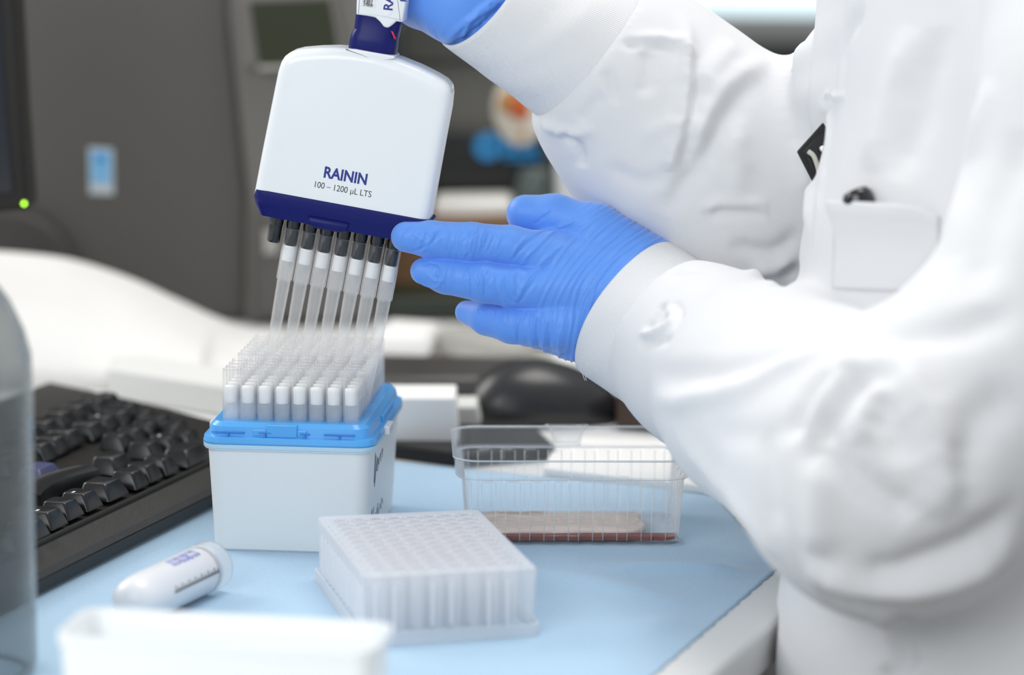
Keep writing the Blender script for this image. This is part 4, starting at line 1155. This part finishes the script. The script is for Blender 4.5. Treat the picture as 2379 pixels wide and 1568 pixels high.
# hand drawn creases (the glove bunching at the joints, the web between fingers and the finger ends)
for pts, wd_, am_ in [
    ([(1120, 512), (1100, 545), (1092, 580), (1100, 608)], .8, .55), ([(1135, 520), (1118, 550), (1110, 590)], .7, .5), ([(1100, 525), (1086, 560), (1085, 595)], .7, -.45), ([(1075, 520), (1068, 555), (1078, 598)], .7, .35),
    ([(1150, 525), (1132, 555), (1126, 590)], .7, -.35), ([(1010, 525), (1000, 560), (975, 592)], .9, .5), ([(1030, 520), (1015, 550), (985, 575), (950, 585)], .9, -.5), ([(960, 522), (940, 545), (935, 570)], 1.0, -.35),
    ([(945, 535), (985, 560), (1000, 590)], 1.0, .35), ([(1045, 525), (1035, 565), (1045, 600)], .8, .3),
    ([(1125, 612), (1110, 650), (1112, 690)], .8, .55), ([(1140, 620), (1125, 655), (1128, 695)], .7, -.5), ([(1105, 615), (1092, 655), (1098, 695)], .7, -.4), ([(1088, 612), (1078, 650), (1085, 688)], .7, .35),
    ([(972, 615), (962, 635), (975, 655), (1010, 668), (1028, 650), (1030, 620)], .9, .6), ([(985, 618), (1000, 610), (1020, 620), (1022, 645), (1000, 640)], .8, -.5), ([(990, 632), (1005, 650), (1020, 655)], .8, .45),
    ([(1040, 610), (1032, 640), (1035, 675)], .8, .3), ([(1060, 612), (1052, 645), (1056, 680)], .7, -.3),
    ([(1165, 640), (1162, 670), (1172, 700), (1190, 712)], 1.0, .8), ([(1178, 632), (1176, 665), (1184, 695), (1200, 705)], 1.0, -.7), ([(1192, 628), (1190, 660), (1196, 688)], 1.0, .7), ([(1205, 622), (1202, 655), (1208, 680)], 1.0, -.4),
    ([(1185, 612), (1210, 580), (1250, 545), (1290, 520)], 1.1, -.6), ([(1190, 600), (1200, 575), (1230, 545)], 1.0, .5), ([(1200, 630), (1240, 580), (1300, 530), (1345, 510)], 1.1, .7),
    ([(1196, 705), (1225, 650), (1270, 600), (1320, 560)], 1.2, .6), ([(1200, 712), (1215, 690), (1250, 640), (1290, 600)], 1.1, -.6),
    ([(1150, 710), (1148, 740), (1155, 770)], .7, .25), ([(1120, 710), (1115, 740), (1122, 765)], .7, .2), ([(1180, 715), (1172, 745), (1178, 785)], .8, .35), ([(1205, 720), (1195, 755), (1200, 795)], .9, .4),
    ([(1222, 715), (1205, 765), (1203, 800)], 1.0, -.5), ([(1240, 720), (1232, 770), (1236, 815)], 1.2, .8), ([(1262, 730), (1262, 775), (1262, 820)], 1.2, .7), ([(1300, 760), (1296, 800), (1298, 835)], 1.2, .7),
    ([(1250, 725), (1247, 770), (1250, 815)], 1.0, -.6), ([(1278, 740), (1276, 785), (1280, 828)], 1.0, -.5),
    ([(1225, 530), (1255, 510), (1290, 480)], .8, -.4), ([(1260, 500), (1280, 485)], .7, .3),
]:
    S.fold(pts, wd_ * .85, am_ * 1.35)
random.seed(21)
def joint(cx, cy, hw, slope, n, span, am):                    # bunches of short wrinkles across a finger joint
    for i in range(n):
        x = cx + random.uniform(-span, span); t0, t1 = sorted((random.uniform(-1, .1), random.uniform(.0, 1)))
        if t1 - t0 < .5: t1 = t0 + .5
        b = random.uniform(-9, 9)
        S.fold([(x + t0 * slope + b * .4, cy + t0 * hw), (x + b, cy + (t0 + t1) / 2 * hw), (x + t1 * slope * 1.2, cy + t1 * hw)], random.uniform(.45, .75), am * random.choice((-1, 1, 1)) * random.uniform(.5, 1))
joint(1110, 563, 44, -12, 13, 38, .5); joint(985, 556, 38, -10, 9, 26, .45); joint(1115, 655, 44, 4, 13, 36, .5); joint(1010, 640, 36, 6, 7, 22, .45); joint(1150, 745, 40, 3, 9, 45, .28)
joint(1045, 560, 42, -8, 7, 22, .3); joint(1165, 568, 42, -16, 6, 20, .35)
V2, Q = S.apply()
gl = mk('glove', (V2, Q), GLOVE, per, at=None)

# ---- right glove, gripping the handle above the picture
GD = 1690.0
def hand2(f):
    palm = smin(f.cone(pr(1120, -40, GD + 2, 118)[0], pr(1010, -50, GD + 8, 112)[0], pr(0, 0, GD, 118)[1], pr(0, 0, GD, 116)[1]), f.cone(PD(1040, -110, GD + 10), PD(1030, -330, GD + 12), 23, 17), 10)
    palm = smin(palm, f.cone(PD(1120, -40, GD - 4), PD(1230, 50, GD + 4), 28, 29), 10)
    palm = smin(palm, f.cone(PD(1068, 6, GD - 12), PD(1000, -36, GD - 2), 20.5, 24), 8)
    palm = smin(palm, f.cone(PD(1068, 6, GD - 12), PD(1150, 20, GD - 4), 21, 26), 8)
    fs = None
    for i in range(4):
        y = -115 - i * 82; g = -7 - 3.5 * i
        ch = [(PD(1020, y, GD + 2), 10.5), (PD(988, y + 4, GD - 22 + g), 9.6), (PD(920, y + 12, GD - 31 + g), 9.2), (PD(858, y + 16, GD - 29 + g), 8.6 - .3 * i), (PD(812, y + 12, GD - 12 + g), 7.8 - .3 * i)]
        d = f.chain(ch, 2.0); fs = d if fs is None else smin(fs, d, .8)
    th = f.chain([(PD(1030, -330, GD + 14), 14), (PD(980, -440, GD + 8), 11.5), (PD(930, -500, GD - 2), 10.5), (PD(885, -505, GD - 8), 9)], 3)
    return smin(smin(palm, fs, 4), th, 4)
pp_ = np.array([PD(760, 160, GD), PD(1330, -560, GD)])
lo, hi = pp_.min(0) - [4, 60, 10], pp_.max(0) + [4, 60, 12]
V, Q = glove_mesh(lo, hi, 1.0, hand2)
S = Sculpt(V, Q)
for pts, wd_, am_ in [
    ([(1030, 98), (1075, 55), (1120, 20), (1165, -12)], 1.6, 1.7), ([(1048, 106), (1090, 80), (1140, 40), (1180, 0)], 1.3, -1.4), ([(1062, 112), (1082, 70), (1095, 45), (1135, 22), (1175, -5)], 1.2, 1.6),
    ([(1080, 95), (1105, 75), (1118, 45)], 1.0, 1.0), ([(1125, 30), (1128, 50), (1118, 60)], .9, .9), ([(1100, 80), (1125, 48), (1160, 15)], 1.0, -.9),
    ([(1022, 92), (1012, 78), (1008, 62)], .9, -.6), ([(1002, 84), (995, 66), (992, 50)], .8, .35), ([(978, 76), (974, 60), (972, 46)], .8, -.3), ([(1018, 90), (1030, 70), (1035, 50)], .9, .4),
]:
    S.fold(pts, wd_, am_)
V2, Q = S.apply()
gr_ = mk('glove', (V2, Q), GLOVE, per)

# ---- lab coat: torso and both sleeves in one surface
AX_N = nrm(nrm(RT * .797 + UP * -.604) * math.cos(math.radians(27)) - FW * math.sin(math.radians(27)))
AX_F = nrm(nrm(RT * .81 + UP * -.59) * math.cos(math.radians(14)) + FW * math.sin(math.radians(14)))
SEAM_N, SEAM_F = PD(1459, 716, 1690) + AX_N * 30, PD(1368, 113, 1702) - AX_F * 2
def coat(f):
    tor = f.chain([pr(2400, -300, 1600, 430), pr(2428, 300, 1590, 470), pr(2352, 620, 1585, 470), pr(2372, 1100, 1575, 500), pr(2400, 1500, 1560, 585), pr(2440, 2400, 1560, 640), pr(2440, 2900, 1560, 660)], 20)
    back_ = f.chain([pr(2750, -300, 1640, 520), pr(2760, 1000, 1640, 540), pr(2760, 2900, 1620, 600)], 20)
    tor = smin(tor, back_, 40)
    near_ = f.chain([pr(1545, 765, 1660, 184), pr(1650, 835, 1625, 205), pr(1800, 925, 1560, 258), pr(2040, 1075, 1440, 325), pr(2085, 1100, 1425, 335)], 14)
    up_ = f.chain([pr(2085, 1100, 1425, 330), pr(2290, 930, 1430, 300), pr(2500, 640, 1440, 290), pr(2640, 250, 1460, 350), pr(2660, 0, 1490, 380)], 14)
    near_ = smin(near_, up_, 12)
    far_ = f.chain([pr(1370, 120, 1703, 200), pr(1470, 205, 1712, 235), pr(1580, 320, 1722, 268), pr(1760, 470, 1740, 310), pr(1960, 600, 1760, 330), pr(2150, 650, 1760, 330)], 14)
    drape = f.chain([pr(1352, 322, 1712, 62), pr(1462, 440, 1722, 78), pr(1560, 590, 1735, 120), pr(1720, 660, 1745, 130)], 10)
    far_ = smin(far_, drape, 16)
    farup = f.chain([pr(1990, 560, 1745, 300), pr(2120, 260, 1700, 300)], 14)
    far_ = smin(far_, farup, 16)
    hs = (f.X - SEAM_F[0]) * -AX_F[0] + (f.Y - SEAM_F[1]) * -AX_F[1] + (f.Z - SEAM_F[2]) * -AX_F[2]
    far_ = -smin(-far_, -hs, 4)
    hs = (f.X - SEAM_N[0]) * -AX_N[0] + (f.Y - SEAM_N[1]) * -AX_N[1] + (f.Z - SEAM_N[2]) * -AX_N[2]
    near_ = -smin(-near_, -hs, 4)
    lap = f.chain([pr(2010, -160, 1665, 112), pr(2000, 100, 1655, 105), pr(1975, 230, 1650, 95), pr(1985, 480, 1640, 90)], 6)
    col2 = f.chain([pr(1893, 140, 1676, 54), pr(1900, 230, 1672, 54), pr(1935, 330, 1668, 50)], 6)
    lap = smin(lap, f.chain([pr(1893, 140, 1676, 52), pr(1990, 140, 1680, 54)], 6), 2)
    lap = smin(lap, col2, 2)
    allc = smin(smin(tor, near_, 9), smin(far_, lap, 2), 4)
    n_in = -((f.X - EDGE[0]) * EN[0] + (f.Y - EDGE[1]) * EN[1])                     # the coat is pressed flat where it meets the bench edge
    allc = np.maximum(allc, -np.maximum(-n_in - 3.0, f.Z - 3.0))
    return allc
lo = np.array([PD(1230, 0, 1700)[0], 1270, -300.0]); hi = np.array([PD(2900, 0, 1560)[0], 1860, 470.0])
f = Field(lo, hi, 3.2)
V, Q = f.mesh(coat(f))
V = relax(V, Q, 4, .5)
# one refinement so that folds are smooth
def refine(V, Q):
    nV = len(V)
    e = np.sort(np.stack([Q, np.roll(Q, -1, 1)], -1).reshape(-1, 2), 1)
    key = e[:, 0] * nV + e[:, 1]
    uq, inv = np.unique(key, return_inverse=True)
    mids = (V[uq // nV] + V[uq % nV]) / 2
    cen = V[Q].mean(1)
    E_ = nV + inv.reshape(-1, 4); Cn = nV + len(uq) + np.arange(len(Q))
    nq = np.concatenate([np.stack([Q[:, i], E_[:, i], Cn, E_[:, i - 1]], -1) for i in range(4)])
    return np.concatenate([V, mids, cen]), nq
vis = proj(V)
V, Q = refine(V, Q)
V = relax(V, Q, 2, .5)
S = Sculpt(V, Q)
S.front = (S.N @ FW) < 0.35
FOLDS = [
    # far sleeve
    ([(1590, 30), (1597, 150), (1590, 270), (1565, 360), (1560, 400)], 4.5, 5.0), ([(1615, 120), (1612, 240), (1590, 340), (1575, 395)], 3.5, -4.0), ([(1800, 130), (1700, 190), (1640, 270), (1600, 380)], 6, 4.5),
    ([(1720, 100), (1660, 150), (1625, 215)], 6, 3.5), ([(1750, 180), (1690, 260), (1650, 340), (1590, 430), (1540, 500)], 6, -4.0), ([(1455, 95), (1520, 92), (1580, 100), (1600, 140)], 3.5, 3.0),
    ([(1440, 105), (1500, 100), (1570, 112)], 2.5, -2.2), ([(1405, 165), (1420, 200), (1435, 240)], 2.6, -2.2), ([(1500, 110), (1505, 170), (1495, 230)], 4, -2.0), ([(1250, 290), (1290, 300), (1330, 310), (1385, 300)], 3, 2.5),
    ([(1300, 310), (1340, 340), (1350, 390)], 3.5, -3), ([(1400, 215), (1370, 255), (1350, 290)], 3.5, -1.8), ([(1860, 320), (1875, 420), (1872, 560)], 5, 3.5), ([(1700, 280), (1715, 380), (1700, 470)], 7, 2.5),
    ([(1620, 482), (1700, 476), (1790, 482)], 3.5, 3), ([(1630, 495), (1700, 490), (1780, 496)], 3, -2.5), ([(1850, 590), (1800, 625), (1720, 630)], 4, 3.0), ([(1850, 620), (1800, 660)], 3.5, -3), ([(1860, 540), (1790, 580), (1690, 570)], 4, -2.5),
    ([(1480, 320), (1560, 290), (1640, 300)], 5, 1.5), ([(1400, 380), (1480, 420), (1560, 410)], 5, -1.5),
    # near sleeve
    ([(1480, 778), (1510, 775), (1540, 760), (1560, 735), (1550, 705)], 2.2, 2.6), ([(1500, 770), (1525, 735), (1545, 700)], 2.0, -3.0), ([(1560, 700), (1575, 725), (1560, 760)], 2.2, -1.8), ([(1480, 790), (1520, 795), (1560, 780)], 2.4, -1.6),
    ([(1545, 640), (1600, 632), (1660, 625)], 3, -1.8), ([(1500, 930), (1600, 925), (1720, 900), (1830, 850), (1960, 790)], 5.5, 4.0), ([(1500, 870), (1620, 870), (1740, 840), (1900, 770)], 6, -3.0),
    ([(1960, 840), (1900, 900), (1860, 960), (1850, 1020)], 5, -5), ([(2020, 850), (1980, 900), (1930, 980), (1920, 1040)], 4.5, -7), ([(1990, 820), (1940, 870), (1890, 960), (1880, 1050)], 4.5, 4), ([(2060, 870), (2010, 950), (1990, 1040)], 5, 4.5),
    ([(2080, 800), (2120, 900), (2180, 1000), (2200, 1120), (2150, 1200)], 8, 6), ([(2040, 830), (2060, 950), (2120, 1080)], 7, -5), ([(1900, 1020), (1980, 1100), (2060, 1160), (2130, 1200)], 6, -5),
    ([(1560, 1010), (1640, 1100), (1760, 1240), (1800, 1310)], 7, 2.5), ([(1770, 1000), (1780, 1120), (1800, 1240)], 7, -3.0), ([(1900, 1060), (1905, 1180), (1900, 1290)], 8, 5.0), ([(1860, 1300), (1960, 1350), (2100, 1365), (2250, 1330), (2379, 1240)], 9, 7.0),
    ([(1900, 1370), (2000, 1400), (2120, 1410), (2260, 1385), (2379, 1310)], 8, -7), ([(1980, 1340), (2100, 1320), (2250, 1260), (2379, 1170)], 7, -5), ([(2090, 1430), (2105, 1500), (2120, 1568)], 5, -4), ([(2060, 1430), (2070, 1568)], 6, 3),
    ([(2379, 900), (2290, 960), (2240, 1050), (2230, 1180)], 9, -4), ([(1880, 980), (1760, 1010), (1640, 1000)], 6, -1.8),
    # chest
    ([(2120, 60), (2060, 240), (2020, 400)], 8, 3.5), ([(2180, 60), (2140, 260), (2080, 420)], 8, -4), ([(2300, 180), (2240, 400), (2210, 600)], 10, 4), ([(2010, 20), (1960, 80), (1945, 200)], 5, -3), ([(2379, 300), (2310, 500), (2260, 700)], 10, -4),
    ([(1912, 215), (1935, 225), (1965, 222)], 1.6, 2.2), ([(1905, 225), (1920, 300), (1905, 420), (1890, 600)], 3, 2.2),
    ([(1940, 740), (2080, 780), (2250, 760), (2379, 700)], 8, -4),
]
for pts, wd_, am_ in FOLDS:
    S.fold(pts, wd_ * 1.05, am_ * 1.05)
V2, Q = S.apply()
V2 = relax(V2, Q, 1, .4)
# gentle unevenness of worn cotton
coat_o = mk('lab_coat', (V2, Q), CLOTH, per)
from mathutils.bvhtree import BVHTree
bvh = BVHTree.FromPolygons([tuple(v) for v in V2], [tuple(int(i) for i in q) for q in Q])
def hit(px, py):
    r = ray(px, py); r = r / np.linalg.norm(r)
    h_ = bvh.ray_cast(Vector(CAM), Vector(r))
    return None if h_[0] is None else (np.array(h_[0]), np.array(h_[1]))
# ---- cuffs
def cuff(name, rings_def, m, ripple=()):
    n_, k_ = 360, 40
    pts = []; uv = []
    for i in range(k_ + 1):
        t = i / k_ * (len(rings_def) - 1); j = min(int(t), len(rings_def) - 2); fr = t - j
        c = (1 - fr) * rings_def[j][0] + fr * rings_def[j + 1][0]
        ax = nrm((1 - fr) * rings_def[j][1] + fr * rings_def[j + 1][1])
        ra = (1 - fr) * rings_def[j][2] + fr * rings_def[j + 1][2]; rb = (1 - fr) * rings_def[j][3] + fr * rings_def[j + 1][3]
        u = nrm(np.cross(ax, -FW)); v = np.cross(ax, u)
        a = np.arange(n_) * 2 * math.pi / n_
        rip = 1 + sum(am * np.sin(math.pi * i / k_) * np.cos(kk * a + ph + lp_ * i / k_ * 6) for kk, am, ph, lp_ in ripple)
        rip = rip + 0.006 * np.cos(a * 5 + i * .13)
        ring = c + (ra * rip * np.cos(a))[:, None] * u + (rb * rip * np.sin(a))[:, None] * v
        pts.append(ring)
        uv.append(np.stack([np.arange(n_) / n_, np.full(n_, i / k_)], -1))
    # folded hem: a thin inner wall a little way in
    inner_ = []
    for i in (0, 4, 10):
        ax = nrm(rings_def[0][1]); cen_ = pts[i].mean(0)
        inner_.append(cen_ + (pts[i] - cen_) * .955)
    allr = inner_[::-1] + pts
    uva = [uv[10], uv[4], uv[0]] + uv
    v_, f_ = loft(allr, False, False)
    return mk(name, (v_, f_), m, per, uv=np.concatenate(uva))
a_im = nrm(RT * .797 + UP * -.604)                    # towards the elbow in the picture plane
ax_n = nrm(a_im * math.cos(math.radians(27)) - FW * math.sin(math.radians(27)))
c0 = PD(1459, 716, 1690)
cuff('cuff', [(c0, ax_n, 41.5, 36), (c0 + ax_n * 10, ax_n, 41.8, 37), (c0 + ax_n * 24, ax_n, 41.5, 38), (c0 + ax_n * 38, ax_n, 41, 38.5), (c0 + ax_n * 55, ax_n, 36, 34)], CUFF, ((3, .010, 0.5, 1.0), (7, .004, 1.0, 2.0)))
b_im = nrm(RT * .81 + UP * -.59)
ax_f0 = nrm(b_im * math.cos(math.radians(26)) + FW * math.sin(math.radians(26)))
ax_f1 = nrm(b_im * math.cos(math.radians(14)) + FW * math.sin(math.radians(14)))
d0, d1 = PD(1124, -16, 1676), PD(1368, 113, 1702)
cuff('cuff', [(d0, ax_f0, 34, 31), (d0 * .66 + d1 * .34, ax_f0, 37.5, 35), (d0 * .33 + d1 * .67, ax_f1, 42, 39), (d1, ax_f1, 45.2, 43), (d1 + ax_f1 * 14, ax_f1, 40, 38)], CUFF, ((2, .02, 0.3, .8), (5, .006, .5, 3.0)))
# loose thread ends under the near cuff
mk('loose_thread', join([tube(smoothline([PD(1353, 868, 1668), PD(1356, 876, 1667), PD(1359, 884, 1667)], 3), .16, 5), tube(smoothline([PD(1359, 870, 1667), PD(1361, 878, 1666), PD(1362, 884, 1666)], 3), .16, 5)]), CLOTH, per)
# ---- breast pocket
gx, gy = 26, 24
pdep, pnor = [], []
pk = []
for j in range(gy):
    t = j / (gy - 1)
    for i in range(gx):
        s_ = i / (gx - 1)
        xt, yt = 1944 + (2186 - 1944) * s_, 478 + 12 * s_ + (14 if s_ > .85 else 0) * (s_ - .85) / .15
        xb, yb = 1936 + (2176 - 1936) * s_, 672 + 6 * s_
        h_ = hit(xt + (xb - xt) * t, yt + (yb - yt) * t)
        if h_ is None: h_ = (PD(xt, yt, 1480), -FW)
        dnow = (h_[0] - CAM) @ FW
        if j and dnow < pdep[i] - 1.2:                          # the sleeve lies in front: the pocket stays on the chest behind it
            dnow = pdep[i] + .4; h_ = (PD(xt + (xb - xt) * t, yt + (yb - yt) * t, dnow), pnor[i])
        if j == 0: pdep.append(dnow); pnor.append(h_[1])
        else: pdep[i] = dnow; pnor[i] = h_[1]
        n_ = h_[1] if h_[1] @ FW < 0 else -h_[1]
        off = 1.2 + 9.0 * math.exp(-(t * 3.2) ** 2) * min(1, s_ / .05) * min(1, (1 - s_) / .3) + (1.0 if t < .16 else 0)
        pk.append(h_[0] + n_ * off)
pk = np.array(pk)
pf = [(j * gx + i, j * gx + i + 1, (j + 1) * gx + i + 1, (j + 1) * gx + i) for j in range(gy - 1) for i in range(gx - 1)]
po = mk('breast_pocket', (pk, pf), CLOTH, per)
md = po.modifiers.new('solid', 'SOLIDIFY'); md.thickness = 0.0012; md.offset = 1
hp = hit(2012, 490)
pA, pB = hp[0] + hp[1] * 4 + 0, None
pdir = nrm(RT * .38 - UP * .92)
base_ = PD(1990, 453, (hp[0] - CAM) @ FW - 1.5)
PFm = F(base_, nrm(np.cross(pdir, FW)), nrm(np.cross(pdir, np.cross(pdir, FW))), pdir)
pen = empty('marker_pen', base_, 'black marker pen tucked in the breast pocket of the lab coat', 'pen')
mk('pen_cap', T(PFm, lathe([(2, -3), (5.6, -2.4), (7.3, 0), (7.3, 5), (7.0, 10)], 28)), BLACK_GL, pen)
mk('pocket_clip', T(PFm, bx(-1.6, 1.6, -7.4, -6, 2, 8)), BLACK_PL, pen, smooth=False, bevel=.4)
# ---- name badge holder clipped at the lapel
bd = empty('badge_holder', PD(1885, 350, 1628), 'black badge holder hanging between sleeve and lapel', 'badge')
bq = [PD(x, y, 1628) for x, y in ((1851, 352), (1912, 284), (1950, 350), (1889, 426))]
bn = nrm(np.cross(bq[1] - bq[0], bq[3] - bq[0])); bn = bn if bn @ FW < 0 else -bn
def bquad(s_, off0, off1):
    c = sum(bq) / 4
    q = [c + (p - c) * s_ for p in bq]
    v = [p + bn * off0 for p in q] + [p + bn * off1 for p in q]
    f = [(0, 1, 2, 3), (7, 6, 5, 4)] + [(i, i + 4, (i + 1) % 4 + 4, (i + 1) % 4) for i in range(4)]
    return np.array(v), f
mk('badge_back', bquad(1.0, -1.5, 1.2), BLACK_PL, bd, smooth=False, bevel=.8)
mk('badge_window', bquad(.70, 1.2, 1.6), BLACK_GL, bd, smooth=False, bevel=.3)
mk('strap', tube(smoothline([PD(1878, 352, 1623), PD(1890, 362, 1622), PD(1899, 385, 1622), PD(1903, 405, 1624)], 5), 1.3, 8), mat('beige_strap', (.55, .52, .46), rough=.6), bd)
mk('press_stud', T(F(PD(1911, 346, 1622), RT, UP, -FW), lathe([(1.7, -1), (1.7, .5), (1.0, 1.2)], 20)), mat('chrome', (.8, .8, .8), rough=.12, metal=1), bd)
